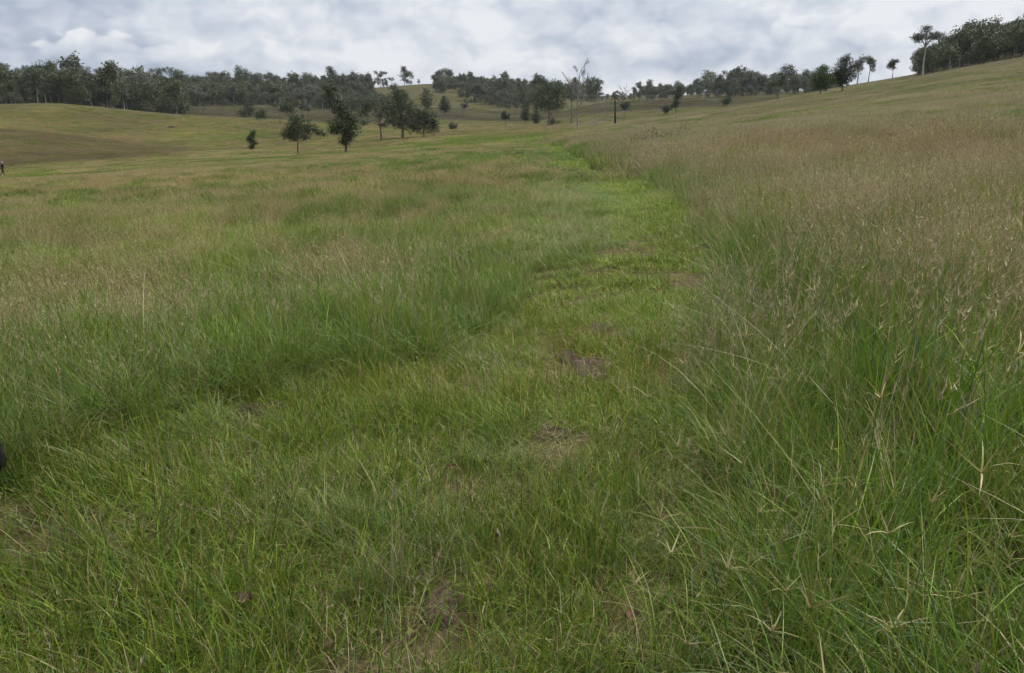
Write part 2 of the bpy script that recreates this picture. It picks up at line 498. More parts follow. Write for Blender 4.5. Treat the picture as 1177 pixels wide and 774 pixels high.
def on_soil(x, y, k=0.9):
    m = ((x - FOOT[0]) / 0.16) ** 2 + ((y - FOOT[1] + 0.25) / 0.4) ** 2 < 1
    for sx, sy, rx, ry in SOIL:
        m |= ((x - sx) / (rx + 0.07)) ** 2 + ((y - sy + 0.16) / (ry + 0.15)) ** 2 < k * (0.8 + 0.6 * vnoise(x, y, 0.07, 3))
    return m


# ------------------------------------------------------------------ grass
FRESH = (0.128, 0.232, 0.022); LIME = (0.200, 0.290, 0.030); DEEP = (0.070, 0.145, 0.018); OLIVE = (0.178, 0.195, 0.044)
BLUISH = (0.105, 0.180, 0.066); STRAW = (0.38, 0.335, 0.175); PALE = (0.47, 0.43, 0.28); RUST = (0.21, 0.145, 0.075)
SEED = (0.29, 0.245, 0.125); YELLOW = (0.25, 0.25, 0.07); PURP = (0.22, 0.175, 0.12)


def blades(g, n, rad, h, hv, w, lean, bend, segs, pal, base=None, tipcol=None, ang=None, square=False):
    """n blades of grass rooted within a disc; returns verts, tris, quads, colours"""
    if base is None:
        a = g.uniform(0, 2 * math.pi, n); rr = rad * np.sqrt(g.uniform(0, 1, n))
        bx, by, bz = rr * np.cos(a), rr * np.sin(a), np.full(n, -0.02)
    else: bx, by, bz = base
    hh = h * np.clip(1 + hv * g.normal(0, 1, n), 0.3, 1.9)
    da = g.uniform(0, 2 * math.pi, n) if ang is None else ang
    dx, dy = np.cos(da), np.sin(da)
    th0 = np.abs(g.normal(0, lean, n)) if np.isscalar(lean) else g.uniform(lean[0], lean[1], n)
    be = np.abs(g.normal(0, bend, n))
    ww = w * g.uniform(0.7, 1.3, n)
    fa = da + math.pi / 2 + g.normal(0, 0.6, n)
    sx, sy = np.cos(fa), np.sin(fa)
    nl = segs + 1
    V = np.zeros((n, 2 * segs + 1, 3))
    cx, cy, cz = bx.copy(), by.copy(), bz.copy()
    for k in range(nl):
        tt = k / segs
        wk = ww * (1 - 0.25 * tt - 0.6 * tt * tt) * 0.5
        if k < segs:
            V[:, 2 * k, 0] = cx - sx * wk; V[:, 2 * k, 1] = cy - sy * wk; V[:, 2 * k, 2] = cz
            V[:, 2 * k + 1, 0] = cx + sx * wk; V[:, 2 * k + 1, 1] = cy + sy * wk; V[:, 2 * k + 1, 2] = cz
        else:
            V[:, 2 * k, 0] = cx; V[:, 2 * k, 1] = cy; V[:, 2 * k, 2] = cz
        th = th0 + be * (tt + 0.5 / segs) * 1.6
        cx = cx + np.sin(th) * dx * hh / segs; cy = cy + np.sin(th) * dy * hh / segs; cz = cz + np.cos(th) * hh / segs
    cols = np.array([p[0] for p in pal]); wt = np.array([p[1] for p in pal], float)
    ci = g.choice(len(pal), n, p=wt / wt.sum())
    bc = cols[ci] * g.uniform(0.75, 1.25, (n, 1))
    C = np.repeat(bc[:, None, :], 2 * segs + 1, 1)
    if tipcol is not None:
        tc = np.array(tipcol) * g.uniform(0.8, 1.2, (n, 1))
        for k in range(nl):
            f = max(0, (k / segs - 0.35) / 0.65)
            for q in ((2 * k, 2 * k + 1) if k < segs else (2 * k,)): C[:, q] = C[:, q] * (1 - f) + tc * f
    o = np.arange(n)[:, None] * (2 * segs + 1)
    quads = [o + np.array([2 * k, 2 * k + 1, 2 * k + 3, 2 * k + 2]) for k in range(segs - 1)]
    quads = np.vstack(quads) if quads else np.zeros((0, 4), int)
    tris = o + np.array([2 * segs - 2, 2 * segs - 1, 2 * segs])
    tip = np.stack([cx, cy, cz], -1)
    return V.reshape(-1, 3), tris, quads, C.reshape(-1, 3), V, da


def join(parts):
    vs, ts, qs, cs = [], [], [], []; o = 0
    for p in parts:
        vs.append(p[0]); ts.append(p[1] + o); qs.append(p[2] + o); cs.append(p[3]); o += len(p[0])
    return np.vstack(vs), np.vstack(ts), np.vstack(qs), np.vstack(cs)


def seed_stems(g, n, rad, h, w, segs, stemcol, headcol, nh, hl, hw, lean=0.12, bend=0.22):
    """thin stems with feathery seed heads"""
    p = blades(g, n, rad, h, 0.2, w, lean, bend, segs, stemcol)
    V = p[4]; out = [p[:4]]
    if nh:
        tip = V[:, -1]; bel = 0.5 * (V[:, -3] + V[:, -2])
        f = g.uniform(0.35, 1.0, (n, nh))
        pos = bel[:, None] * (1 - f[..., None]) + tip[:, None] * f[..., None]
        pos = pos.reshape(-1, 3)
        q = blades(g, n * nh, 0, hl, 0.3, hw, (0.15, 0.8), 0.35, 1, headcol, base=(pos[:, 0], pos[:, 1], pos[:, 2]))
        out.append(q[:4])
    return out


def finger_heads(g, n, rad, h, col):
    """stems topped by a spray of slender spikes"""
    p = blades(g, n, rad, h, 0.2, 0.0035, 0.15, 0.25, 4, [(OLIVE, 2), (FRESH, 1)])
    tip = p[4][:, -1]
    nf = 7
    pos = np.repeat(tip, nf, 0)
    ang = (np.arange(nf)[None] * 2 * math.pi / nf + g.uniform(0, 6, (n, 1)) + g.normal(0, 0.25, (n, nf))).ravel()
    q = blades(g, n * nf, 0, 0.10, 0.2, 0.0044, (0.25, 1.15), 0.5, 3, col, base=(pos[:, 0], pos[:, 1], pos[:, 2]), ang=ang)
    return [p[:4], q[:4]]


def make_protos():
    P = {}
    g = np.random.default_rng(11)
    gm = [(FRESH, 5), (LIME, 3), (DEEP, 2), (OLIVE, 2), (YELLOW, 0.7), (STRAW, 0.5), (BLUISH, 0.8)]
    gt = [(FRESH, 4), (DEEP, 3), (LIME, 1.5), (OLIVE, 2.5), (BLUISH, 1.3), (STRAW, 0.5), (YELLOW, 0.6)]
    gdry = [(STRAW, 3), (PALE, 1.2), (SEED, 3), (OLIVE, 2.0), (RUST, 0.6)]
    head = [(SEED, 3), (STRAW, 2), (PURP, 1.5), (PALE, 0.6)]
    thatch = [(STRAW, 2.2), (PALE, 0.8), (SEED, 2.5), (RUST, 0.8), (OLIVE, 1.2)]
    # short rough turf, near to far
    P['short0'] = [join([blades(g, 165, 0.20, 0.12, 0.4, 0.0042, 0.6, 0.75, 3, gm)[:4],
                         blades(g, 40, 0.20, 0.07, 0.35, 0.0045, 0.9, 0.4, 2, gm)[:4],
                         blades(g, 26, 0.20, 0.13, 0.4, 0.0028, (0.9, 1.5), 0.3, 3, thatch)[:4]]) for _ in range(5)]
    P['short1'] = [join([blades(g, 620, 0.45, 0.10, 0.4, 0.0065, 0.6, 0.7, 2, gm)[:4],
                         blades(g, 90, 0.45, 0.10, 0.4, 0.0045, (0.6, 1.4), 0.3, 2, thatch)[:4]]) for _ in range(4)]
    P['short2'] = [join([blades(g, 1500, 1.1, 0.10, 0.35, 0.016, 0.6, 0.5, 1, gm)[:4]]) for _ in range(3)]
    P['short3'] = [join([blades(g, 1200, 3.0, 0.14, 0.35, 0.05, 0.6, 0.5, 1, gm)[:4]]) for _ in range(2)]
    # taller green tussocks
    P['tall0'] = [join([blades(g, 80, 0.16, 0.44, 0.28, 0.0055, 0.28, 0.75, 5, gt)[:4],
                        blades(g, 44, 0.18, 0.22, 0.3, 0.005, 0.55, 0.7, 3, gt)[:4],
                        blades(g, 22, 0.17, 0.36, 0.3, 0.0035, 0.6, 0.7, 4, thatch)[:4]]) for _ in range(6)]
    P['tall1'] = [join([blades(g, 330, 0.36, 0.41, 0.28, 0.0068, 0.3, 0.75, 3, gt)[:4],
                        blades(g, 150, 0.36, 0.22, 0.3, 0.0065, 0.4, 0.6, 2, gt)[:4],
                        blades(g, 60, 0.36, 0.36, 0.3, 0.0045, 0.4, 0.6, 3, thatch)[:4]]) for _ in range(4)]
    P['tall2'] = [join([blades(g, 1400, 1.0, 0.36, 0.32, 0.016, 0.3, 0.5, 2, gt)[:4]]) for _ in range(3)]
    P['tall3'] = [join([blades(g, 1300, 3.0, 0.40, 0.32, 0.055, 0.35, 0.4, 1, gt)[:4]]) for _ in range(3)]
    P['tall4'] = [join([blades(g, 900, 6.0, 0.45, 0.35, 0.13, 0.4, 0.4, 1, [(OLIVE, 3), (DEEP, 1), (FRESH, 1)])[:4]]) for _ in range(2)]
    # seeding stems
    P['seed0'] = [join(seed_stems(g, 14, 0.15, 0.58, 0.0026, 4, gdry, head, 9, 0.032, 0.0042) +
                       [blades(g, 16, 0.15, 0.40, 0.3, 0.0035, 0.3, 0.6, 4, gdry)[:4]]) for _ in range(6)]
    P['seed1'] = [join(seed_stems(g, 95, 0.36, 0.54, 0.0036, 3, gdry, head, 6, 0.034, 0.0048, 0.16, 0.3) +
                       [blades(g, 80, 0.36, 0.38, 0.3, 0.0045, 0.35, 0.6, 2, gdry)[:4]]) for _ in range(4)]
    P['seed2'] = [join(seed_stems(g, 560, 1.0, 0.52, 0.0075, 2, gdry, head, 3, 0.05, 0.011, 0.18, 0.3)) for _ in range(3)]
    P['seed3'] = [join(seed_stems(g, 800, 3.0, 0.52, 0.026, 1, head, head, 1, 0.10, 0.035, 0.2, 0.2)) for _ in range(3)]
    P['seed4'] = [join(seed_stems(g, 600, 6.0, 0.55, 0.075, 1, head, head, 0, 0, 0)) for _ in range(2)]
    P['finger0'] = [join(finger_heads(g, 3, 0.10, 0.52, [(STRAW, 2), (SEED, 2), (YELLOW, 1.5), (OLIVE, 1)])) for _ in range(5)]
    # broad upright leaves and long arching stalks
    P['broad0'] = [join([blades(g, 14, 0.10, 0.75, 0.2, 0.013, 0.10, 0.45, 6, [(FRESH, 3), (LIME, 2), (BLUISH, 2)])[:4]]) for _ in range(3)]
    P['arch0'] = [join([blades(g, 9, 0.12, 0.95, 0.2, 0.0045, (0.2, 0.9), 0.55, 6, [(STRAW, 2), (PALE, 1.5), (OLIVE, 1)])[:4]]) for _ in range(4)]
    P['thatch0'] = [join([blades(g, 46, 0.16, 0.15, 0.4, 0.003, (1.1, 1.6), 0.15, 2, thatch)[:4]]) for _ in range(4)]
    P['thatch1'] = [join([blades(g, 90, 0.4, 0.20, 0.4, 0.006, (1.0, 1.55), 0.15, 2, thatch)[:4]]) for _ in range(3)]
    return P


PROTO = make_protos()


def scatter(r0, r1, dens, azmax=46.0, azmin=None, seed=0):
    g = np.random.default_rng(1000 + seed)
    a0 = -azmax if azmin is None else azmin
    n = int(0.5 * (r1 * r1 - r0 * r0) * R_(azmax - a0) * dens)
    r = np.sqrt(g.uniform(r0 * r0, r1 * r1, n)); a = np.radians(g.uniform(a0, azmax, n))
    x, y = r * np.sin(a), r * np.cos(a)
    return x, y, H(x, y), r, g


def grass_object(name, label, batches, material=None, lean=0.0):
    """batches: list of (prototype list, x, y, z, scale(n,3), tint(n,3)); every tuft is an instance placed by geometry nodes"""
    material = material or M_GRASS
    V, T, Q, C, PID = [], [], [], [], []
    o = 0; k = 0
    pts, rot, scl, tint, pick = [], [], [], [], []
    g = np.random.default_rng(len(name) * 31 + 5)
    fm_t, fm_q = [], []
    for protos, x, y, z, sc, ti in batches:
        n = len(x)
        if n == 0: continue
        ks = []
        for p in protos:
            k += 1; ks.append(k)
            V.append(p[0]); T.append(p[1] + o); Q.append(p[2] + o); C.append(p[3]); PID.append(np.full(len(p[0]), k)); o += len(p[0])
            if len(p) > 4: fm_t.append(p[4]); fm_q.append(p[5])
        e = np.maximum(0.3, np.hypot(x, y) * 0.01)
        nx = -(H(x + e, y) - H(x - e, y)) / (2 * e); ny = -(H(x, y + e) - H(x, y - e)) / (2 * e)
        sp = g.uniform(0, 2 * math.pi, n)
        if lean:
            wa = fbm(x, y, 3.0, 131) * 9 + g.normal(0, 0.7, n); wl = lean * (0.3 + 1.2 * fbm(x, y, 1.2, 133)) * g.uniform(0.2, 1.3, n)
            wl = np.where(np.hypot(x, y) < 60, wl, 0)
            nx = nx + wl * np.cos(wa); ny = ny + wl * np.sin(wa)
        N = np.stack([nx, ny, np.ones(n)], -1); N /= np.linalg.norm(N, axis=1, keepdims=True)
        Xv = np.stack([np.cos(sp), np.sin(sp), np.zeros(n)], -1)
        Xv -= (Xv * N).sum(1, keepdims=True) * N; Xv /= np.linalg.norm(Xv, axis=1, keepdims=True)
        Yv = np.cross(N, Xv)
        b = np.arcsin(np.clip(-Xv[:, 2], -1, 1)); a = np.arctan2(Yv[:, 2], N[:, 2]); c = np.arctan2(Xv[:, 1], Xv[:, 0])
        pts.append(np.stack([x, y, z], -1)); rot.append(np.stack([a, b, c], -1)); scl.append(sc); tint.append(ti)
        pick.append(g.choice(ks, n))
    npt = sum(len(p) for p in pts)
    verts = np.vstack(V + pts)
    nz = len(verts) - npt
    z3 = np.zeros((nz, 3))
    attrs = {'pid': ('INT', np.concatenate(PID + [np.zeros(npt)])), 'pick': ('INT', np.concatenate([np.zeros(nz)] + pick)),
             'rot': ('FLOAT_VECTOR', np.vstack([z3] + rot)), 'scl': ('FLOAT_VECTOR', np.vstack([z3] + scl)),
             'tint': ('FLOAT_COLOR', rgba(np.vstack([z3] + tint))),
             'col': ('FLOAT_COLOR', rgba(np.vstack(C + [np.zeros((npt, 3))])))}
    mats = material if isinstance(material, list) else [material]
    fm = np.concatenate([np.concatenate(fm_t), np.concatenate(fm_q)]) if fm_t else None
    me = mesh_np(name, verts, [np.vstack(T), np.vstack(Q)], mats, attrs, fmat=fm)
    ob = link(name, me, kind='stuff', label=label)
    ng = bpy.data.node_groups.new(name + '_tufts', 'GeometryNodeTree')
    ng.interface.new_socket('Geometry', in_out='INPUT', socket_type='NodeSocketGeometry')
    ng.interface.new_socket('Geometry', in_out='OUTPUT', socket_type='NodeSocketGeometry')
    nd, lk = ng.nodes, ng.links
    gi = nd.new('NodeGroupInput'); go = nd.new('NodeGroupOutput')

    def attr(nm, typ):
        q = nd.new('GeometryNodeInputNamedAttribute'); q.data_type = typ; q.inputs[0].default_value = nm
        return q.outputs[0]

    def equal(sock, val):
        q = nd.new('FunctionNodeCompare'); q.data_type = 'INT'; q.operation = 'EQUAL'
        lk.new(sock, [s for s in q.inputs if s.type == 'INT'][0]); [s for s in q.inputs if s.type == 'INT'][1].default_value = val
        return q.outputs[0]
    pid, pk = attr('pid', 'INT'), attr('pick', 'INT')
    rt, sl = attr('rot', 'FLOAT_VECTOR'), attr('scl', 'FLOAT_VECTOR')
    jn = nd.new('GeometryNodeJoinGeometry')
    sp0 = nd.new('GeometryNodeSeparateGeometry'); lk.new(gi.outputs[0], sp0.inputs[0]); lk.new(equal(pid, 0), sp0.inputs[1])
    for kk in range(1, k + 1):
        sp = nd.new('GeometryNodeSeparateGeometry'); lk.new(gi.outputs[0], sp.inputs[0]); lk.new(equal(pid, kk), sp.inputs[1])
        io = nd.new('GeometryNodeInstanceOnPoints')
        lk.new(sp0.outputs[0], io.inputs['Points']); lk.new(sp.outputs[0], io.inputs['Instance'])
        lk.new(equal(pk, kk), io.inputs['Selection']); lk.new(rt, io.inputs['Rotation']); lk.new(sl, io.inputs['Scale'])
        lk.new(io.outputs[0], jn.inputs[0])
    lk.new(jn.outputs[0], go.inputs[0])
    md = ob.modifiers.new('tufts', 'NODES'); md.node_group = ng
    return ob, npt


def tint_of(x, y, g, warm=0.0, amp=0.3):
    a = 1 + amp * (fbm(x, y, 2.3, 51) - 0.5) * 2 + g.normal(0, 0.07, len(x))
    k = warm + (fbm(x, y, 9, 53) - 0.5) * 0.5
    return np.stack([a * (1 + 0.35 * k), a * (1 + 0.02 * k), a * (1 - 0.15 * k)], -1).clip(0.3, 2)


def sc3(s): return np.stack([0.5 + 0.5 * s, 0.5 + 0.5 * s, s], -1)


def build_grass():
    shorts, talls, seeds, fingers, broads, thatchs = [], [], [], [], [], []
    lods = [  # r0, r1, azimuth, per m2: short, tall, seed
        (0, 0.5, 7.5, 64, 40, 55, 42),
        (1, 7.0, 24, 46, 9.0, 8.0, 8.0),
        (2, 23, 80, 45, 1.7, 1.5, 1.6),
        (3, 76, 430, 45, 0.16, 0.11, 0.12),
        (4, 420, 720, 42, 0.0, 0.03, 0.03)]
    for L, r0, r1, azm, ds, dt, dd in lods:
        # --- short turf of the lane
        x, y, z, r, g = scatter(min(r0, 219), min(r1, 220), ds, azm, seed=10 + L)
        le, ri = lane_mask(x, y, z); ins = np.minimum(le, ri)
        keep = (ins > -0.25) & (g.uniform(0, 1, len(x)) < 1.0)
        keep &= ~on_soil(x, y)
        x, y, z, r, le, ri = [q[keep] for q in (x, y, z, r, le, ri)]
        s = 0.75 + 0.9 * (fbm(x, y, 0.8, 61) - 0.35) + 0.25 * (r < 6)
        s *= np.interp(r, [4, 7, 18], [1.15, 0.9, 0.8])
        s = np.clip(s * g.uniform(0.75, 1.25, len(x)), 0.4, 2.0)
        dry = (sstep(fbm(x, y, 1.7, 63), 0.52, 0.72) * sstep(r, 14, 6) * 0.7)[:, None]
        ti = tint_of(x, y, g) * (1 - 0.55 * dry) + np.array([1.25, 0.92, 0.95]) * 0.55 * dry
        ti *= np.interp(r, [4, 12, 40], [1.0, 1.22, 1.3])[:, None] * np.array([1.06, 1.0, 0.9])
        if L < 4: shorts.append((PROTO['short%d' % L], x, y, z, sc3(s), ti))
        # --- tall green grass
        x, y, z, r, g = scatter(r0, r1, dt, azm, seed=20 + L)
        le, ri = lane_mask(x, y, z); ins = np.minimum(le, ri)
        u = g.uniform(0, 1, len(x))
        gr, zf = zone_green(x, y, True)
        px, py = project(x, y, z)
        edge = sstep(-ins, 1.5, 0.0)                # greener next to the lane
        prob = np.where(ins < 0, 0.35 + 0.75 * gr + 0.3 * edge + 0.5 * (r < 8), 0.0)
        # scattered taller clumps inside the foreground turf
        clump = sstep(fbm(x, y, 0.55, 65), 0.56, 0.74) * sstep(r, 9, 5)
        prob = np.where(ins >= 0, clump * 0.55, prob)
        keep = (u < prob) & ~on_soil(x, y)
        x, y, z, r, le, ri, ins, px, py, edge, gr, zf = [q[keep] for q in (x, y, z, r, le, ri, ins, px, py, edge, gr, zf)]
        s = np.where(ri < 0, 1.12, 0.92) * (0.72 + 0.6 * fbm(x, y, 1.3, 67)) * g.uniform(0.8, 1.2, len(x))
        s = np.where(ins >= 0, 0.55 * g.uniform(0.7, 1.2, len(x)), s)
        s *= np.clip(0.62 + 0.38 * sstep(-ins, -0.1, 0.6), 0, 1)
        s = np.where(le < 0, s * np.interp(r, [6, 12, 30, 60], [1.0, 0.68, 0.48, 0.42]), s * np.interp(r, [10, 40], [1.0, 0.8]))
        s *= np.where((le < 0) & (r > 9), 0.55 + 0.45 * sstep(-le, 0, 5), 1)
        dryness = np.clip(0.75 - gr, 0, 1) * sstep(r, 4, 12) * (1 - edge * 0.7)
        ti = tint_of(x, y, g, 0.0) * zf * (1 + dryness[:, None] * np.array([0.75, 0.22, 0.35]))
        talls.append((PROTO['tall%d' % L], x, y, z, sc3(s), ti))
        # --- seeding stems
        x, y, z, r, g = scatter(r0, r1, dd, azm, seed=30 + L)
        le, ri = lane_mask(x, y, z); ins = np.minimum(le, ri)
        gr, zf = zone_green(x, y, True); px, py = project(x, y, z)
        u = g.uniform(0, 1, len(x))
        prob = np.where(ins < 0, (1.05 - gr) * (0.25 + 0.75 * sstep(-ins, 0.1, 1.6)), 0.03 * sstep(fbm(x, y, 0.9, 71), 0.45, 0.7))
        prob = np.where((ri < 0) & (r < 5.0), prob * np.interp(r, [2.5, 6.5], [0.12, 0.8]), prob)
        keep = (u < prob) & ~on_soil(x, y)
        x, y, z, r, le, ri, ins, zf = [q[keep] for q in (x, y, z, r, le, ri, ins, zf)]
        s = np.where(ri < 0, 1.22, 0.95) * (0.7 + 0.6 * fbm(x, y, 1.9, 73)) * g.uniform(0.8, 1.2, len(x))
        s = np.where(ins >= 0, s * 0.6, s)
        s = np.where(le < 0, s * np.interp(r, [6, 12, 30, 60], [1.0, 0.70, 0.5, 0.45]), s * np.interp(r, [10, 40], [1.0, 0.8]))
        s *= np.where((le < 0) & (r > 9), 0.55 + 0.45 * sstep(-le, 0, 5), 1)
        ti = tint_of(x, y, g, 0.0, 0.25) * zf
        seeds.append((PROTO['seed%d' % L], x, y, z, sc3(s), ti))
    # --- dead thatch lying in the turf
    for L, r0, r1, dens in ((0, 0.5, 8, 22), (1, 6, 20, 3)):
        x, y, z, r, g = scatter(r0, r1, dens, 50, seed=40 + L)
        le, ri = lane_mask(x, y, z)
        pr = 0.12 + 0.9 * sstep(fbm(x, y, 0.9, 81), 0.5, 0.68)
        strip = np.exp(-((le - 0.1) / 0.22) ** 2) * sstep(fbm(x, y, 1.5, 83), 0.38, 0.6)       # old cut swath along the left edge of the lane
        keep = (g.uniform(0, 1, len(x)) < np.maximum(pr * 0.6 * (1 - 0.85 * sstep(r, 6, 9)), strip * np.where(r > 8, 0.6, 0.9))) | (on_soil(x, y, 1.3) & (g.uniform(0, 1, len(x)) < 0.55))
        x, y, z = x[keep], y[keep], z[keep] + 0.02 + 0.05 * g.uniform(0, 1, keep.sum())
        thatchs.append((PROTO['thatch%d' % L], x, y, z, sc3(g.uniform(0.7, 1.3, len(x))), tint_of(x, y, g, 0, 0.2) * np.array([0.8, 0.78, 0.72])))
    # --- spike-headed grass, broad leaves and arching straw at the right
    x, y, z, r, g = scatter(1.2, 9, 9, 60, 4, seed=50)
    le, ri = lane_mask(x, y, z); px, py = project(x, y, z)
    keep = (ri < 0.25) & (g.uniform(0, 1, len(x)) < 0.55 * sstep(fbm(x, y, 0.8, 91), 0.35, 0.6)) & ~on_soil(x, y)
    x, y, z = x[keep], y[keep], z[keep]
    fx, fy = [], []
    for qx, qy, cnt in ((1120, 560, 2), (1095, 735, 1), (975, 745, 1), (905, 690, 1), (1040, 800, 1), (1150, 620, 1), (860, 640, 1), (1010, 640, 1), (1130, 480, 1)):
        a, b, c = near_point(qx, qy)
        for _ in range(cnt): fx.append(a + g.normal(0, 0.03)); fy.append(b + g.normal(0, 0.03))
    x = np.r_[x, fx]; y = np.r_[y, fy]; z = H(x, y)
    fingers.append((PROTO['finger0'], x, y, z, sc3(g.uniform(0.7, 1.25, len(x))), tint_of(x, y, g, 0.1)))
    x, y, z, r, g = scatter(1.8, 9, 5, 60, 8, seed=51)
    le, ri = lane_mask(x, y, z); px, py = project(x, y, z)
    keep = (ri < -0.3) & (g.uniform(0, 1, len(x)) < 0.10 + 0.5 * sstep(fbm(x, y, 1.0, 93), 0.52, 0.66))
    bx, by, bz = [], [], []
    for qx, qy, cnt in ((1030, 520, 5), (1015, 500, 4), (1060, 540, 3), (1165, 560, 4), (1085, 590, 2)):
        a, b, c = near_point(qx, qy)
        for _ in range(cnt): bx.append(a + g.normal(0, 0.06)); by.append(b + g.normal(0, 0.08))
    x = np.r_[x[keep], bx]; y = np.r_[y[keep], by]; z = H(x, y)
    broads.append((PROTO['broad0'], x, y, z, sc3(g.uniform(0.75, 1.15, len(x))), tint_of(x, y, g, 0.0) * 1.0))
    x, y, z, r, g = scatter(1.8, 12, 4, 60, -60, seed=52)
    le, ri = lane_mask(x, y, z); ins = np.minimum(le, ri)
    keep = (ins < -0.2) & (g.uniform(0, 1, len(x)) < np.where(ri < 0, 0.45, 0.16))
    x, y, z = x[keep], y[keep], z[keep]
    broads.append((PROTO['arch0'], x, y, z, sc3(g.uniform(0.6, 1.1, len(x))), tint_of(x, y, g, 0.0) * 0.9))
    sx, sy = [], []
    for qx, qy, cnt, sd in ((838, 432, 16, 0.16), (822, 455, 8, 0.12), (850, 405, 10, 0.2), (1172, 440, 10, 0.15), (1150, 400, 8, 0.2), (470, 690, 2, 0.05)):
        a, b, c = near_point(qx, qy)
        for _ in range(cnt): sx.append(a + g.normal(0, sd)); sy.append(b + g.normal(0, sd))
    x, y = np.array(sx), np.array(sy); z = H(x, y)
    seeds.append((PROTO['seed0'], x, y, z, sc3(g.uniform(0.6, 0.95, len(x))), np.tile(np.array([[0.92, 0.9, 0.92]]), (len(x), 1)) * g.uniform(0.8, 1.1, (len(x), 1))))
    n = 0
    for nm, lab, b in (('mown_grass', 'short bright green mown grass of the lane and foreground', shorts),
                       ('meadow_grass', 'taller green meadow grass standing either side of the lane', talls),
                       ('seeding_grass', 'tan seeding grass stems across the paddock and right slope', seeds),
                       ('finger_grass', 'grass with spiky finger seed heads at lower right', fingers),
                       ('rank_grass', 'broad green leaves and arching straw stalks in the tall grass', broads),
                       ('dry_thatch', 'dead straw lying flat among the short grass', thatchs)):
        ob, k = grass_object(nm, lab, b, lean=0.0 if nm == 'dry_thatch' else 0.3); n += k
        print('GRASS', nm, k)


build_grass()

# ------------------------------------------------------------------ trees
LEAFP = [((0.068, 0.088, 0.035), 3), ((0.092, 0.112, 0.045), 3), ((0.050, 0.068, 0.026), 2), ((0.12, 0.132, 0.06), 1)]
LEAF_GREEN = [((0.066, 0.108, 0.028), 3), ((0.092, 0.138, 0.036), 3), ((0.05, 0.08, 0.022), 2)]
LEAF_GREY = [((0.12, 0.132, 0.09), 3), ((0.092, 0.106, 0.072), 3), ((0.15, 0.155, 0.11), 1)]
LEAF_DARK = [((0.036, 0.050, 0.020), 3), ((0.050, 0.064, 0.026), 3), ((0.07, 0.082, 0.036), 1)]
LEAF_WOOD = [((0.056, 0.076, 0.031), 3), ((0.074, 0.094, 0.038), 3), ((0.10, 0.116, 0.052), 1)]


def crown(g, blobs, h, nclump, leaf, pal, fill=0.55):
    """leaf faces grouped in clumps through the volume of several ellipsoids; blobs in units of the height"""
    vol = np.array([(b[3] * b[4] * b[5]) ** 0.6 for b in blobs]); cnt = g.multinomial(nclump, vol / vol.sum()) + 6
    V, T, C = [], [], []
    o = 0
    cols = np.array([p[0] for p in pal]); wt = np.array([p[1] for p in pal], float); wt /= wt.sum()
    for b, n in zip(blobs, cnt):
        if n == 0: continue
        d = g.normal(0, 1, (n, 3)); d /= np.linalg.norm(d, axis=1, keepdims=True)
        rr = g.uniform(0, 1, n) ** fill
        lump = 1 + 0.22 * np.sin(d[:, 0] * 5 + b[0] * 40) * np.cos(d[:, 2] * 6 + b[2] * 31)
        cpos = (np.array(b[:3]) + d * np.array(b[3:6]) * (rr * lump)[:, None]) * h
        m = 7
        nl = n * m
        p = np.repeat(cpos, m, 0) + np.clip(g.normal(0, 1, (nl, 3)), -1.6, 1.6) * leaf * np.array([1.1, 1.1, 0.8])
        s = leaf * g.uniform(0.6, 1.3, nl)
        ax = g.normal(0, 1, (nl, 3)); ax[:, 2] -= 0.5; ax /= np.linalg.norm(ax, axis=1, keepdims=True)
        sd = np.cross(ax, g.normal(0, 1, (nl, 3))); sd /= np.linalg.norm(sd, axis=1, keepdims=True)
        q = np.stack([p - ax * s[:, None] * 0.6, p + sd * s[:, None] * 0.36, p + ax * s[:, None] * 0.75, p - sd * s[:, None] * 0.36], 1)
        V.append(q.reshape(-1, 3)); T.append(o + np.arange(nl * 4).reshape(-1, 4)); o += nl * 4
        cc = np.repeat(cols[g.choice(len(cols), n, p=wt)] * g.uniform(0.75, 1.25, (n, 1)), m, 0) * g.uniform(0.85, 1.15, (nl, 1))
        C.append(np.repeat(cc, 4, 0))
    return np.vstack(V), np.vstack(T), np.vstack(C)


def tube(points, radii, ns=6):
    pts = np.array(points, float); n = len(pts)
    V = []; Q = []
    for i in range(n):
        t = pts[min(i + 1, n - 1)] - pts[max(i - 1, 0)]; t /= (np.linalg.norm(t) + 1e-9)
        a = np.cross(t, [0.31, 0.95, 0.02]); a /= np.linalg.norm(a) + 1e-9; b = np.cross(t, a)
        for k in range(ns):
            w = 2 * math.pi * k / ns
            V.append(pts[i] + radii[i] * (math.cos(w) * a + math.sin(w) * b))
    for i in range(n - 1):
        for k in range(ns):
            Q.append([i * ns + k, i * ns + (k + 1) % ns, (i + 1) * ns + (k + 1) % ns, (i + 1) * ns + k])
    V.append(pts[-1]); T = [[(n - 1) * ns + k, (n - 1) * ns + (k + 1) % ns, len(V) - 1] for k in range(ns)]
    return np.array(V), np.array(T), np.array(Q)


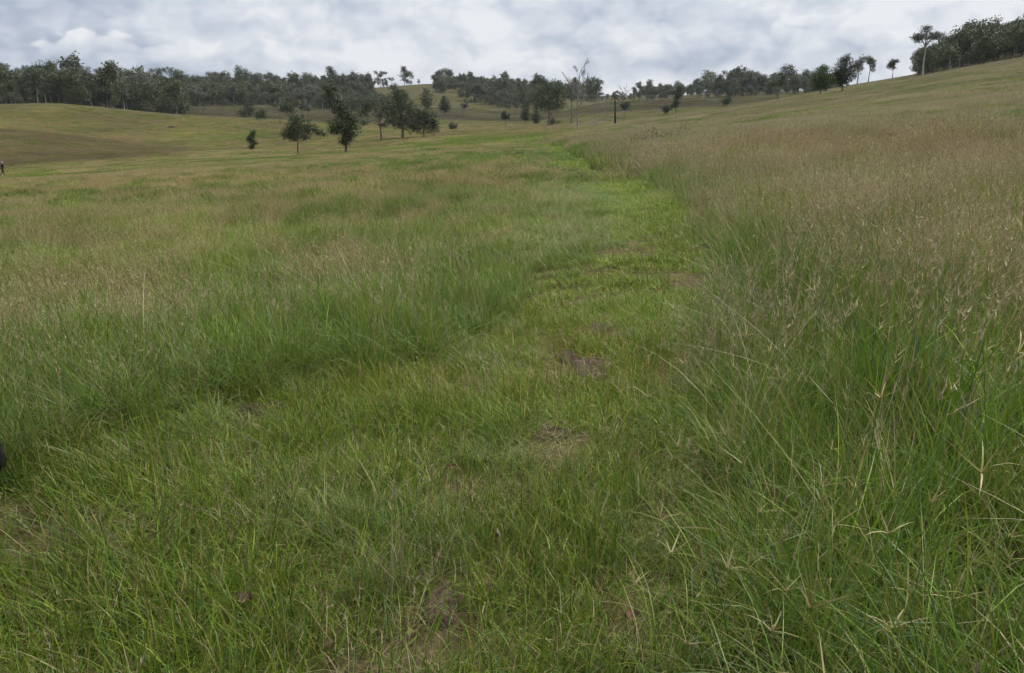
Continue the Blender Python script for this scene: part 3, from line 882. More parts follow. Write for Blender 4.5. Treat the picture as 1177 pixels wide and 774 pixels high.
def limbs(g, blobs, h, rad, lean=0.0, depth=1):
    """trunk and a limb into every part of the crown"""
    parts = []
    top = max(b[2] for b in blobs)
    fork = min(b[2] - 0.5 * b[5] for b in blobs)
    fork = float(np.clip(fork, 0.12, 0.5))
    mx = np.mean([b[0] for b in blobs]); my = np.mean([b[1] for b in blobs])
    tp = []
    for k in range(6):
        f = k / 5
        tp.append((h * (mx * f * f * 0.7 + lean * f * (1 - f) + g.normal(0, 0.006)), h * (my * f * f * 0.7 + g.normal(0, 0.006)), h * (-0.02 + f * top * 0.95)))
    rr = [rad * (1.25 if k == 0 else 1 - 0.8 * k / 5) for k in range(6)]
    parts.append(tube(tp, rr, 7))
    tp = np.array(tp)
    for b in blobs:
        z0 = fork + 0.35 * max(0, b[2] - fork) * g.uniform(0.5, 1.1)
        st = np.array([np.interp(z0 * h, tp[:, 2], tp[:, i]) for i in range(3)])
        en = np.array(b[:3]) * h
        mid = (st + en) / 2 + np.array([0, 0, 0.05 * h]) + g.normal(0, 0.02, 3) * h
        r0 = rad * 0.5
        parts.append(tube([st, mid, en], [r0, r0 * 0.6, r0 * 0.2], 5))
        for _ in range(3):
            e2 = en + g.normal(0, 1, 3) * np.array(b[3:6]) * h * 0.6
            parts.append(tube([mid, (mid + e2) / 2 + g.normal(0, 0.01, 3) * h, e2], [r0 * 0.5, r0 * 0.3, r0 * 0.08], 4))
    vs, ts, qs = [], [], []; o = 0
    for v, t, q in parts:
        vs.append(v); ts.append(t + o); qs.append(q + o); o += len(v)
    return np.vstack(vs), np.vstack(ts), np.vstack(qs)


def style_blobs(g, style):
    B = []
    if style == 'round':
        for _ in range(6): B.append((g.uniform(-.2, .2), g.uniform(-.2, .2), g.uniform(.5, .8), g.uniform(.15, .24), g.uniform(.15, .24), g.uniform(.12, .2)))
    elif style == 'dense':
        B = [(0, 0, .62, .28, .28, .32), (-.12, .05, .45, .22, .22, .25), (.13, -.05, .5, .24, .24, .25), (0, 0, .85, .16, .16, .15), (.05, .1, .3, .2, .2, .18)]
    elif style == 'open':
        for k in range(7):
            a = g.uniform(0, 6.28); q = g.uniform(.08, .26)
            B.append((q * math.cos(a), q * math.sin(a), g.uniform(.55, .93), g.uniform(.09, .15), g.uniform(.09, .15), g.uniform(.06, .11)))
    elif style == 'slim':
        for k in range(6): B.append((g.uniform(-.09, .09), g.uniform(-.09, .09), .3 + .11 * k + g.uniform(-.04, .04), g.uniform(.08, .15), g.uniform(.08, .15), g.uniform(.08, .12)))
    elif style == 'top':
        for k in range(8): B.append((g.uniform(-.13, .13), g.uniform(-.13, .13), g.uniform(.48, .9), g.uniform(.08, .15), g.uniform(.08, .15), g.uniform(.09, .14)))
    elif style == 'bush':
        for k in range(5): B.append((g.uniform(-.4, .4), g.uniform(-.35, .35), g.uniform(.3, .6), g.uniform(.3, .45), g.uniform(.3, .4), g.uniform(.25, .38)))
    return B


def tree(name, label, px, yb, yt, r, style='round', blobs=None, pal=LEAFP, ncl=420, leaf=0.24, bark=None, seed=0, fill=0.5,
         trunk=0.022, cat='tree', group=None, hspread=1.0):
    g = np.random.default_rng(500 + seed)
    x, y, z = ground_at(px, yb, r)
    d = y * math.cos(PITCH)
    h = (yb - yt) * (y * 1.03) / F * 1.05; ncl = int(ncl * 1.5)
    if blobs is None: B = style_blobs(g, style)
    else:
        B = []
        for b in blobs:
            yy = g.uniform(-.6, .6) * max(b[2], 0.12)
            B.append((b[0], yy, b[1], b[2], (b[2] + b[3]) / 2 * 1.1, b[3]))
    # fit the crown's top to the height
    topz = max(b[2] + b[5] for b in B)
    B = [(b[0] * hspread, b[1] * hspread, b[2] / topz * 0.99, b[3] * hspread, b[4] * hspread, b[5] / topz) for b in B]
    root = link(name, None, loc=(x, y, z), label=label, category=cat)
    if group: root['group'] = group
    v, t, q = limbs(g, B, h, max(0.06, trunk * h))
    link('trunk', mesh_np('trunk', v, [t, q], [bark or M_BARK], smooth=True), root)
    v, q, c = crown(g, B, h, ncl, leaf, pal, fill)
    link('crown', mesh_np('crown', v, [q], [M_LEAF], {'col': ('FLOAT_COLOR', rgba(c))}), root)
    return root, h


def bare_branches(g, base, direction, length, rad, depth, out, ns=5, spread=0.55, jit=0.10, rmin=0.0):
    d = np.array(direction, float); d /= np.linalg.norm(d)
    pts = [np.array(base, float)]
    n = 5
    for k in range(n):
        d = d + g.normal(0, jit, 3) + np.array([0, 0, 0.03]); d /= np.linalg.norm(d)
        pts.append(pts[-1] + d * length / n)
    out.append(tube(pts, [max(rmin, rad * (1 - 0.72 * k / n)) for k in range(n + 1)], ns))
    if depth > 0:
        for k in range(g.integers(4, 7)):
            f = g.uniform(0.35, 1.0); i = min(n - 1, int(f * n))
            p = pts[i] + (pts[i + 1] - pts[i]) * (f * n - i)
            s = g.normal(0, 1, 3); s -= s.dot(d) * d; s /= np.linalg.norm(s)
            nd = d * math.cos(spread) + s * math.sin(spread) + np.array([0, 0, 0.15])
            bare_branches(g, p, nd, length * g.uniform(0.3, 0.52), rad * (1 - 0.7 * f) * 0.7, depth - 1, out, 4, spread, jit, rmin * 0.75)


def merge(parts):
    vs, ts, qs = [], [], []; o = 0
    for v, t, q in parts:
        vs.append(v); ts.append(t + o); qs.append(q + o); o += len(v)
    return np.vstack(vs), np.vstack(ts), np.vstack(qs)


def dead_tree(name, label, px, yb, yt, r, seed, mat, depth=3, trunk=0.018, spread=0.5, direction=(0, 0, 1), cat='dead tree', group=None):
    g = np.random.default_rng(seed)
    x, y, z = ground_at(px, yb, r)
    h = (yb - yt) * y * 1.03 / F
    root = link(name, None, loc=(x, y, z), label=label, category=cat)
    if group: root['group'] = group
    stem, br = [], []
    bare_branches(g, (0, 0, -0.15), direction, h * 0.9, max(0.05, trunk * h), 0, stem, 7, jit=0.035)
    link('trunk', mesh_np('trunk', *(lambda m: (m[0], [m[1], m[2]]))(merge(stem)), [mat], smooth=True), root)
    axis = stem[0][0].reshape(-1, 3)[:-1].reshape(6, 7, 3).mean(1)
    for k in range(12 if depth else 4):
        f = g.uniform(0.3, 1.0) if depth else g.uniform(0.5, 0.85)
        p = np.array([np.interp(f * 5, np.arange(6), axis[:, i]) for i in range(3)])
        a = g.uniform(0, 6.28)
        nd = np.array([math.cos(a) * 0.65, math.sin(a) * 0.65, 0.75])
        one = [] if not depth else br
        bare_branches(g, p, nd, h * (g.uniform(0.22, 0.38) * (1.25 - 0.6 * f) if depth else g.uniform(0.06, 0.12)),
                      max(0.05, trunk * h * 0.5 * (1.2 - f)), max(0, depth - 1), one, 4, spread, rmin=0.05 if depth else 0.0)
        if not depth: link('stub', mesh_np('stub', *(lambda m: (m[0], [m[1], m[2]]))(merge(one)), [mat], smooth=True), root)
    if depth: link('branches', mesh_np('branches', *(lambda m: (m[0], [m[1], m[2]]))(merge(br)), [mat], smooth=True), root)
    return root


def build_trees():
    T = tree
    T('gum_tree', 'small round-crowned tree with a branch drooping right, alone in the paddock', 343, 181, 140, 185, ncl=430, leaf=0.22, seed=1,
      blobs=[(-.14, .62, .28, .2), (.1, .72, .32, .22), (0, .86, .22, .13), (.35, .66, .2, .12), (.6, .52, .13, .09), (-.3, .5, .16, .14), (.48, .6, .14, .08), (-.12, .45, .2, .13), (.16, .48, .2, .12)], trunk=0.022)
    T('gum_tree', 'tall ragged tree with its leafy top leaning left, tallest in the paddock', 398, 176, 107, 185, ncl=900, leaf=0.22, seed=2,
      blobs=[(-.21, .92, .085, .09), (-.14, .94, .05, .06), (-.18, .8, .12, .11), (-.08, .68, .13, .12), (.0, .54, .15, .13), (-.04, .42, .2, .12), (.08, .38, .15, .14),
             (-.17, .34, .11, .08), (.04, .26, .14, .10), (.1, .5, .09, .08), (.0, .17, .09, .07)], pal=LEAF_DARK + LEAF_GREEN[:1], trunk=0.02)
    T('gum_tree', 'wide spreading tree with open branches left of the dense dark pair', 438, 162, 117, 224, ncl=560, leaf=0.24, seed=3,
      blobs=[(-.38, .62, .2, .15), (-.1, .82, .3, .17), (.2, .72, .24, .18), (-.28, .78, .2, .13), (-.4, .4, .12, .08), (.27, .45, .15, .14), (0, .6, .2, .12), (.08, .35, .12, .1)], pal=LEAF_DARK, trunk=0.026)
    T('gum_tree', 'tallest dense dark tree of the paddock clump', 463, 159, 110, 226, ncl=950, leaf=0.25, seed=4,
      blobs=[(0, .72, .26, .25), (-.08, .88, .18, .12), (.15, .52, .26, .24), (-.18, .5, .18, .22), (.12, .3, .22, .18), (-.1, .3, .18, .14)], pal=LEAF_DARK + LEAF_GREEN[:1], trunk=0.03)
    T('gum_tree', 'broad low dark tree with foliage to the ground, right end of clump', 487, 158, 129, 228, ncl=800, leaf=0.25, seed=5,
      blobs=[(0, .5, .4, .4), (.2, .66, .32, .28), (-.3, .45, .33, .38), (.38, .36, .2, .28), (-.1, .75, .3, .2)], pal=LEAF_DARK, trunk=0.03)
    T('gum_tree', 'little narrow tree at the paddock edge below the hill', 290, 174, 152, 200, ncl=170, leaf=0.2, seed=6,
      blobs=[(.1, .78, .16, .2), (-.08, .55, .16, .18), (.12, .38, .16, .16), (-.02, .2, .14, .12)], pal=LEAF_DARK)
    T('gum_tree', 'bushy tree on the grassy hill behind the small narrow tree', 288, 138, 115, 440, ncl=260, leaf=0.4, seed=7,
      blobs=[(-.05, .75, .22, .26), (.05, .45, .3, .3), (-.3, .3, .3, .25)], pal=LEAF_DARK)
    T('hill_shrub', 'low shrub at the foot of the bushy hill tree', 299, 138, 126, 440, 'bush', ncl=120, leaf=0.4, seed=8, pal=LEAFP, cat='shrub')
    T('gum_tree', 'slender pale tree, left of three on the middle hill', 322, 142, 121, 430, 'open', ncl=110, leaf=0.34, seed=9, pal=LEAF_GREY)
    T('gum_tree', 'rounded tree, middle of three on the middle hill', 332, 142, 118, 430, 'round', ncl=230, leaf=0.36, seed=10, pal=LEAFP)
    T('gum_tree', 'thin open tree, right of three on the middle hill', 351, 142, 118, 430, 'open', ncl=130, leaf=0.34, seed=11, pal=LEAF_GREY, bark=M_BARK_PALE)
    T('gum_tree', 'big rounded dark tree beyond the end of the mown lane', 631, 144, 97, 288, ncl=950, leaf=0.28, seed=12,
      blobs=[(0, .78, .3, .2), (-.22, .66, .18, .2), (.2, .68, .2, .2), (0, .55, .3, .2), (.25, .45, .15, .16), (-.22, .42, .16, .16), (.05, .36, .2, .14)], pal=LEAF_DARK + LEAF_GREEN[:1], trunk=0.026)
    T('gum_tree', 'grey-green tree close behind the bare dead tree', 657, 142, 95, 330, 'top', ncl=360, leaf=0.32, seed=13, pal=LEAF_GREY)
    T('hill_shrub', 'dark bush left of the big rounded tree', 604, 140, 122, 330, 'dense', ncl=200, leaf=0.34, seed=14, pal=LEAF_DARK, cat='shrub')
    T('hill_shrub', 'green bush at the foot of the big rounded tree', 616, 145, 128, 290, 'dense', ncl=200, leaf=0.3, seed=15, pal=LEAFP, cat='shrub')
    T('hill_shrub', 'low bush just right of the big rounded tree trunk', 637, 144, 136, 290, 'bush', ncl=110, leaf=0.28, seed=16, pal=LEAFP, cat='shrub')
    T('gum_tree', 'small upright tree left of the big rounded tree on the flat', 581, 147, 130, 300, 'round', ncl=150, leaf=0.28, seed=17, pal=LEAF_GREY + LEAF_DARK)
    T('gum_tree', 'small leafy tree right of the burnt trunk on the bare hill', 718, 136, 119, 440, 'round', ncl=130, leaf=0.36, seed=18, pal=LEAF_DARK)
    T('gum_tree', 'tree on the crest of the bare central hill', 777, 131, 104, 480, 'slim', ncl=240, leaf=0.4, seed=19, pal=LEAF_DARK, hspread=1.3)
    T('hill_shrub', 'dark bush on the bare central hill left of its crest tree', 767, 132, 123, 470, 'bush', ncl=110, leaf=0.36, seed=20, pal=LEAF_DARK, cat='shrub')
    T('hill_shrub', 'roundish bush at the right end of the bare central hill', 835, 122, 112, 480, 'bush', ncl=110, leaf=0.36, seed=21, pal=LEAF_DARK, cat='shrub')
    T('gum_tree', 'rounded bright green tree, leftmost of those on the right slope crest', 943, 110, 80, 315, 'dense', ncl=560, leaf=0.27, seed=22, pal=LEAF_GREEN, hspread=1.25)
    T('gum_tree', 'tall dark tree beside the rounded green one on the right slope', 968, 106, 69, 318, 'dense', ncl=620, leaf=0.28, seed=23, pal=LEAF_DARK, hspread=1.05)
    T('gum_tree', 'thin pale tree just right of the tall dark slope tree', 985, 100, 68, 425, 'top', ncl=190, leaf=0.3, seed=24, pal=LEAF_GREY, bark=M_BARK_PALE)
    T('gum_tree', 'slim small-crowned tree on the back ridge skyline, right of the thin pale one', 998, 95, 69, 430, 'top', ncl=210, leaf=0.32, seed=25, pal=LEAF_GREY, bark=M_BARK_PALE)
    T('gum_tree', 'lone slim tree on the skyline just left of the dark hilltop wood', 1026, 87, 68, 432, 'top', ncl=170, leaf=0.32, seed=26, pal=LEAFP, hspread=1.2)
    T('gum_tree', 'open grey tree standing at the left end of the hilltop wood', 1060, 88, 39, 345, 'open', ncl=330, leaf=0.32, seed=27, pal=LEAF_GREY, bark=M_BARK_PALE)
    T('gum_tree', 'tree at the edge of the far wood above the right slope', 894, 117, 88, 330, 'open', ncl=230, leaf=0.3, seed=28, pal=LEAFP)
    T('gum_tree', 'tree on the spur right of the paddock clump', 490, 130, 105, 560, 'dense', ncl=220, leaf=0.45, seed=29, pal=LEAF_DARK)
    T('gum_tree', 'dark tree on the grassy spur beyond the paddock clump', 511, 134, 113, 560, 'dense', ncl=230, leaf=0.45, seed=30, pal=LEAF_DARK)
    T('gum_tree', 'slender tree farther right along the grassy spur', 533, 134, 119, 560, 'open', ncl=110, leaf=0.4, seed=31, pal=LEAF_GREY)
    T('hill_shrub', 'low bush on the flat right of the paddock clump', 521, 149, 142, 330, 'bush', ncl=100, leaf=0.3, seed=32, pal=LEAFP, cat='shrub')
    T('gum_tree', 'broad dark tree at the front of the left wood above the brown hill', 183, 130, 112, 440, 'dense', ncl=260, leaf=0.4, seed=33, pal=LEAF_DARK, hspread=1.5)
    T('gum_tree', 'bright trunked tree standing out before the left wood', 53, 119, 94, 430, 'top', ncl=240, leaf=0.36, seed=34, pal=LEAFP, bark=M_BARK_PALE)
    T('gum_tree', 'thin tree with clear trunk at the left wood edge', 143, 127, 100, 445, 'top', ncl=190, leaf=0.36, seed=35, pal=LEAF_GREY, bark=M_BARK_PALE)
    # dead timber
    dead_tree('dead_tree', 'tall bare dead tree with many grey branches beyond the lane', 664, 147, 83, 255, 61, M_DEAD, 3, 0.016)
    dead_tree('burnt_trunk', 'blackened upright tree trunk with short stubs on the slope', 707, 145, 112, 250, 62, M_BURNT, 0, 0.036, cat='burnt trunk')
    dead_tree('dead_tree', 'thin bare grey tree behind the blackened trunk', 716, 135, 100, 430, 63, M_DEAD, 2, 0.014)
    dead_tree('dead_tree', 'faint bare tree left of the blackened trunk on the hill', 695, 137, 112, 430, 64, M_DEAD, 2, 0.013)
    dead_tree('dead_tree', 'bare dead pole tree rising above the left wood skyline', 153, 100, 74, 640, 65, M_DEAD, 1, 0.013)
    dead_tree('dead_tree', 'short bare dead tree on the left skyline near the pole', 187, 103, 87, 660, 66, M_DEAD, 1, 0.014)
    dead_tree('leaning_pole', 'dead dark pole leaning on the far grassy hill at left', 231, 133, 121, 560, 67, M_BURNT, 0, 0.02, direction=(0.45, 0, 0.9), cat='dead tree')
    # fallen timber
    g = np.random.default_rng(70)
    x, y, z = ground_at(687, 144, 258)
    parts = []
    for k in range(9):
        a = g.uniform(-0.5, 0.5) + (math.pi if k % 2 else 0)
        bare_branches(g, (g.uniform(-3, 3), g.uniform(-1, 1), 0.2 + g.uniform(0, .5)), (math.cos(a), math.sin(a), g.uniform(0.0, 0.5)), g.uniform(2.5, 4.5), 0.09, 1, parts, 4)
    m = merge(parts)
    link('fallen_branches', mesh_np('fallen_branches', m[0], [m[1], m[2]], [M_DEAD], smooth=True), loc=(x, y, z),
         label='tangle of grey fallen branches lying right of the dead tree', category='fallen branch')
    x, y, z = ground_at(197, 147, 350)
    v, t, q = tube([(-1.3, 0, 0.25), (-0.4, 0.1, 0.28), (0.6, 0, 0.26), (1.4, 0.2, 0.2)], [0.26, 0.3, 0.27, 0.2], 8)
    link('fallen_log', mesh_np('fallen_log', v, [t, q], [M_BURNT], smooth=True), loc=(x, y, z),
         label='dark log lying on the brown left hillside', category='log')


build_trees()

# ------------------------------------------------------------------ the woods
def wood_protos():
    P = []
    for k, (st, pal, ncl, hs) in enumerate((('round', LEAFP, 170, 1.0), ('dense', LEAF_WOOD, 190, 1.05), ('top', LEAFP, 130, 1.3), ('open', LEAF_GREY, 120, 1.2),
                                            ('dense', LEAFP, 190, 0.9), ('round', LEAF_WOOD, 170, 1.15), ('slim', LEAF_WOOD, 150, 1.4), ('top', LEAF_GREY, 130, 1.2),
                                            ('bush', LEAFP, 200, 0.55), ('bush', LEAF_GREY, 200, 0.6))):
        g = np.random.default_rng(900 + k)
        B = style_blobs(g, st); tz = max(b[2] + b[5] for b in B)
        B = [(b[0] * hs, b[1] * hs, b[2] / tz, b[3] * hs, b[4] * hs, b[5] / tz) for b in B]
        h = 11.0
        tv, tt, tq = limbs(g, B, h, 0.2)
        cv, cq, cc = crown(g, B, h, ncl, 0.42, pal, 0.5)
        bk = M_BARK_PALE if k % 2 == 0 else M_BARK
        tm = mesh_np('trunk', tv, [tt, tq], [bk], smooth=True)
        cm = mesh_np('crown', cv, [cq], [M_LEAF], {'col': ('FLOAT_COLOR', rgba(cc))})
        # joined form for the mass of the wood
        tc = np.tile(np.array([[0.2, 0.18, 0.155]]), (len(tv), 1))
        jv = np.vstack([tv, cv]); jc = np.vstack([tc, cc])
        P.append((tm, cm, (jv, tt, np.vstack([tq, cq + len(tv)]), jc), h))
    return P


WOODP = wood_protos()
WOODS = [  # name, label for its trees, picture columns, distance range (near, far), metres between trees, height range
    ('left', 'gum tree of the dark wood along the left ridge', -140, 215, [(-140, 445), (0, 440), (60, 436), (120, 442), (200, 455), (215, 470)], 900, 6.5, (9, 14)),
    ('middle', 'gum tree of the wood behind the middle grassy hill', 205, 485, [(205, 640), (300, 620), (360, 600), (420, 590), (450, 620), (485, 700)], 940, 7.0, (9, 14)),
    ('centre', 'gum tree of the wood on the far central slope', 500, 640, [(500, 760), (520, 700), (560, 640), (640, 640)], 930, 7.0, (9, 13)),
    ('ridge', 'gum tree on the far ridge behind the bare central hill', 640, 800, [(640, 700), (800, 800)], 940, 9.0, (8, 12)),
    ('far', 'gum tree of the far wood beyond the right slope', 800, 960, [(800, 720), (850, 640), (960, 640)], 940, 7.5, (10, 15)),
    ('right', 'gum tree of the dark hilltop wood at upper right', 1050, 1420, [(1050, 345), (1080, 343), (1120, 345), (1177, 352), (1420, 352)], 590, 6.2, (10, 14)),
]


def build_woods():
    g = np.random.default_rng(77)
    X, Y, W, HH = [], [], [], []
    for wi, (nm, lab, p0, p1, edge, far, spc, hr) in enumerate(WOODS):
        a0, a1 = px_az(p0), px_az(p1)
        rmin = min(e[1] for e in edge)
        n = int(0.5 * (far ** 2 - rmin ** 2) * (a1 - a0) / spc ** 2 * 1.5)
        r = np.sqrt(g.uniform(rmin ** 2, far ** 2, n)); a = g.uniform(a0, a1, n)
        px = PW / 2 + np.tan(a) * F * 1.032
        ok = r > np.interp(px, [e[0] for e in edge], [e[1] for e in edge]) + g.normal(0, 5, n)
        x, y = r * np.sin(a), r * np.cos(a)
        gap = fbm(x, y, 60, 101 + wi)
        dens = sstep(gap, 0.30, 0.45) if nm in ('left', 'right') else sstep(gap, 0.36, 0.5)
        if nm == 'ridge': dens = sstep(gap, 0.42, 0.56)
        ok &= g.uniform(0, 1, n) < dens
        if nm == 'middle': ok &= ~((px > 430) & (r > 700))       # the bald hilltop
        if nm == 'middle': ok |= (px > 395) & (px < 500) & (r > 880) & (r < 915) & (g.uniform(0, 1, n) < 0.3)
        X.append(x[ok]); Y.append(y[ok]); W.append(np.full(ok.sum(), wi)); HH.append(g.uniform(hr[0] * 0.6, hr[1] * 1.15, ok.sum()) * (0.42 + 1.05 * fbm(x[ok], y[ok], 34, 7)))
    X, Y, W, HH = map(np.concatenate, (X, Y, W, HH))
    Z = H(X, Y) - 0.1
    kind = g.integers(0, len(WOODP), len(X))
    kind = np.where((W == 5) | (W == 0), g.choice([0, 1, 4, 5, 5, 1, 2, 6, 8, 9], len(X)), kind)
    pxt, _ = project(X, Y, Z)
    HH = np.where((W == 3) & (pxt > 688) & (pxt < 728), HH * 0.5, HH)
    em = (g.uniform(0, 1, len(X)) < 0.10) & (W != 5) & ~((W == 3) & (pxt > 688) & (pxt < 728))
    kind = np.where(em, g.choice([2, 3, 6, 7, 0], len(X)), kind)
    HH = np.where(kind >= 8, HH * 0.5, np.where(em, HH * 1.35, HH * 0.92))
    # which trees show most: paint them far to near over a coarse picture, then bring the ground forward
    S = 2.0
    w_, h_ = int(PW * S), int(150 * S)
    ids = np.full((h_, w_), -1, int)
    rr = np.hypot(X, Y)
    # nearest-ground horizon: rows below the highest ground in front of the tree are hidden
    azs = np.arctan2(X, Y)
    hid = np.full(len(X), 999.0)
    for f in np.linspace(0.25, 0.985, 60):
        qx, qy = X * f, Y * f
        _, py = project(qx, qy, H(qx, qy)); hid = np.minimum(hid, py)
    for i in np.argsort(-rr):
        bx, by = project(X[i], Y[i], Z[i]); _, ty = project(X[i], Y[i], Z[i] + HH[i])
        hw = 0.22 * (by - ty)
        x0, x1 = int((bx - hw) * S), int((bx + hw) * S) + 1
        y0, y1 = int(ty * S), int(min(by, hid[i]) * S)
        if x1 < 0 or x0 >= w_ or y1 <= y0: continue
        ids[max(0, y0):max(0, y1), max(0, x0):min(w_, x1)] = i
    cnt = np.bincount(ids[ids >= 0], minlength=len(X))
    order = np.argsort(-cnt)
    order = order[cnt[order] > 12][:285]
    ind = np.zeros(len(X), bool); ind[order] = True
    for i in np.where(ind)[0]:
        tm, cm, _, h = WOODP[kind[i]]
        root = link('wood_tree', None, loc=(X[i], Y[i], Z[i]), label=WOODS[W[i]][1], category='tree', group='trees of the %s wood' % WOODS[W[i]][0])
        root.rotation_euler = (0, 0, g.uniform(0, 6.28))
        s = HH[i] / h; root.scale = (s * g.uniform(0.9, 1.2), s * g.uniform(0.9, 1.2), s)
        link('trunk', tm, root); link('crown', cm, root)
    batches = []
    m = ~ind & (cnt >= 0)
    for k in range(len(WOODP)):
        q = m & (kind == k)
        s = HH[q] / WOODP[k][3]
        t = np.tile(g.uniform(0.8, 1.2, (q.sum(), 1)), (1, 3))
        batches.append(([WOODP[k][2]], X[q], Y[q], Z[q], np.stack([s, s, s], -1), t))
    ob, n = grass_object('woodland', 'mass of gum woodland filling the ridges behind the single trees', batches, M_LEAF_I)
    print('WOOD', len(X), 'single', ind.sum(), 'mass', n)


build_woods()

# ------------------------------------------------------------------ dry weeds on the slope
def dry_weed(px, yb, yt, r, wid, lab, seed):
    g = np.random.default_rng(seed)
    x, y, z = ground_at(px, yb, r)
    h = (yb - yt) * y * 1.03 / F; w = wid * y / F / 2
    n = int(30 + 50 * w)
    st = blades(g, n, 1, h, 0.25, 0.022, 0.28, 0.25, 3, [(PURP, 2), (SEED, 1), (RUST, 1)])
    V = st[4]
    root = link('dry_weed', None, loc=(x, y, z), label=lab, category='weed', group='dry weeds on the right slope')
    for p in (st,):
        v = p[0].copy(); v[:, 0] *= 1.0
        base = np.repeat(V[:, 0], 7, 0); sh = base * np.array([w - 1, 0.6 * w - 0.4, 0]); v = v + sh * np.array([1, 1, 0])
        link('stems', mesh_np('stems', v, [p[1], p[2]], [M_LEAF], {'col': ('FLOAT_COLOR', rgba(p[3] * 0.75))}), root)
    tip = v.reshape(n, 7, 3)[:, -1]
    k = 12
    pos = np.repeat(tip, k, 0) + g.normal(0, 1, (n * k, 3)) * np.array([0.12, 0.12, 0.16])
    b = blades(g, n * k, 0, 0.10, 0.3, 0.05, (0.2, 1.3), 0.3, 1, [(PURP, 3), (SEED, 2), (RUST, 1)], base=(pos[:, 0], pos[:, 1], pos[:, 2]))
    link('seed_heads', mesh_np('seed_heads', b[0], [b[1], b[2]], [M_LEAF], {'col': ('FLOAT_COLOR', rgba(b[3] * 0.72))}), root)


for a in ((762, 177, 165, 62, 26, 'tallest dry brown weed thicket on the right slope', 201), (743, 178, 168, 60, 18, 'dry brown weed clump left of the tallest thicket', 202),
          (725, 179, 170, 58, 18, 'low dry weed clump, leftmost of the row beside the lane', 203), (787, 172, 164, 70, 10, 'small lone dry weed right of the tallest thicket', 204)):
    dry_weed(*a)

# ------------------------------------------------------------------ fallen leaves in the near grass
def fallen_leaf(px, py, size, col, lab, seed):
    g = np.random.default_rng(seed)
    x, y, z = near_point(px, py)
    n = 7; V = []; Q = []
    for i in range(n):
        t = i / (n - 1); w = math.sin(math.pi * (0.06 + 0.9 * t)) * 0.32 * size
        for s in (-1, 0, 1):
            V.append((size * (t - 0.5), s * w, 0.22 * size * abs(s) + 0.9 * size * (t - 0.5) ** 2 + g.uniform(-.02, .02) * size))
    for i in range(n - 1):
        for s in range(2): Q.append([i * 3 + s, i * 3 + s + 1, (i + 1) * 3 + s + 1, (i + 1) * 3 + s])
    m = mat_plain('dead_leaf', col, 0.7, 0.35, 60)
    o = link('fallen_leaf', mesh_np('fallen_leaf', V, [Q], [m], smooth=True), loc=(x, y, z + 0.055), label=lab, category='leaf')
    o.rotation_euler = (g.uniform(0.3, 0.9), g.uniform(-.4, .4), g.uniform(0, 6.28))


fallen_leaf(283, 705, 0.075, (0.17, 0.10, 0.08), 'largest pinkish brown dead leaf in the near grass at lower left', 1)
fallen_leaf(146, 664, 0.045, (0.20, 0.085, 0.04), 'small orange-brown dead leaf in the grass at far left', 2)
fallen_leaf(569, 629, 0.05, (0.26, 0.19, 0.13), 'pale tan dead leaf in the grass above the near soil patch', 3)
fallen_leaf(518, 549, 0.04, (0.17, 0.09, 0.055), 'tiny rusty dead leaf in the middle of the rough grass', 4)
fallen_leaf(722, 728, 0.06, (0.15, 0.09, 0.06), 'brown dead leaf low in the tall grass at bottom right of centre', 5)
fallen_leaf(834, 636, 0.03, (0.5, 0.48, 0.42), 'whitish scrap of dry leaf in the grass right of centre', 6)

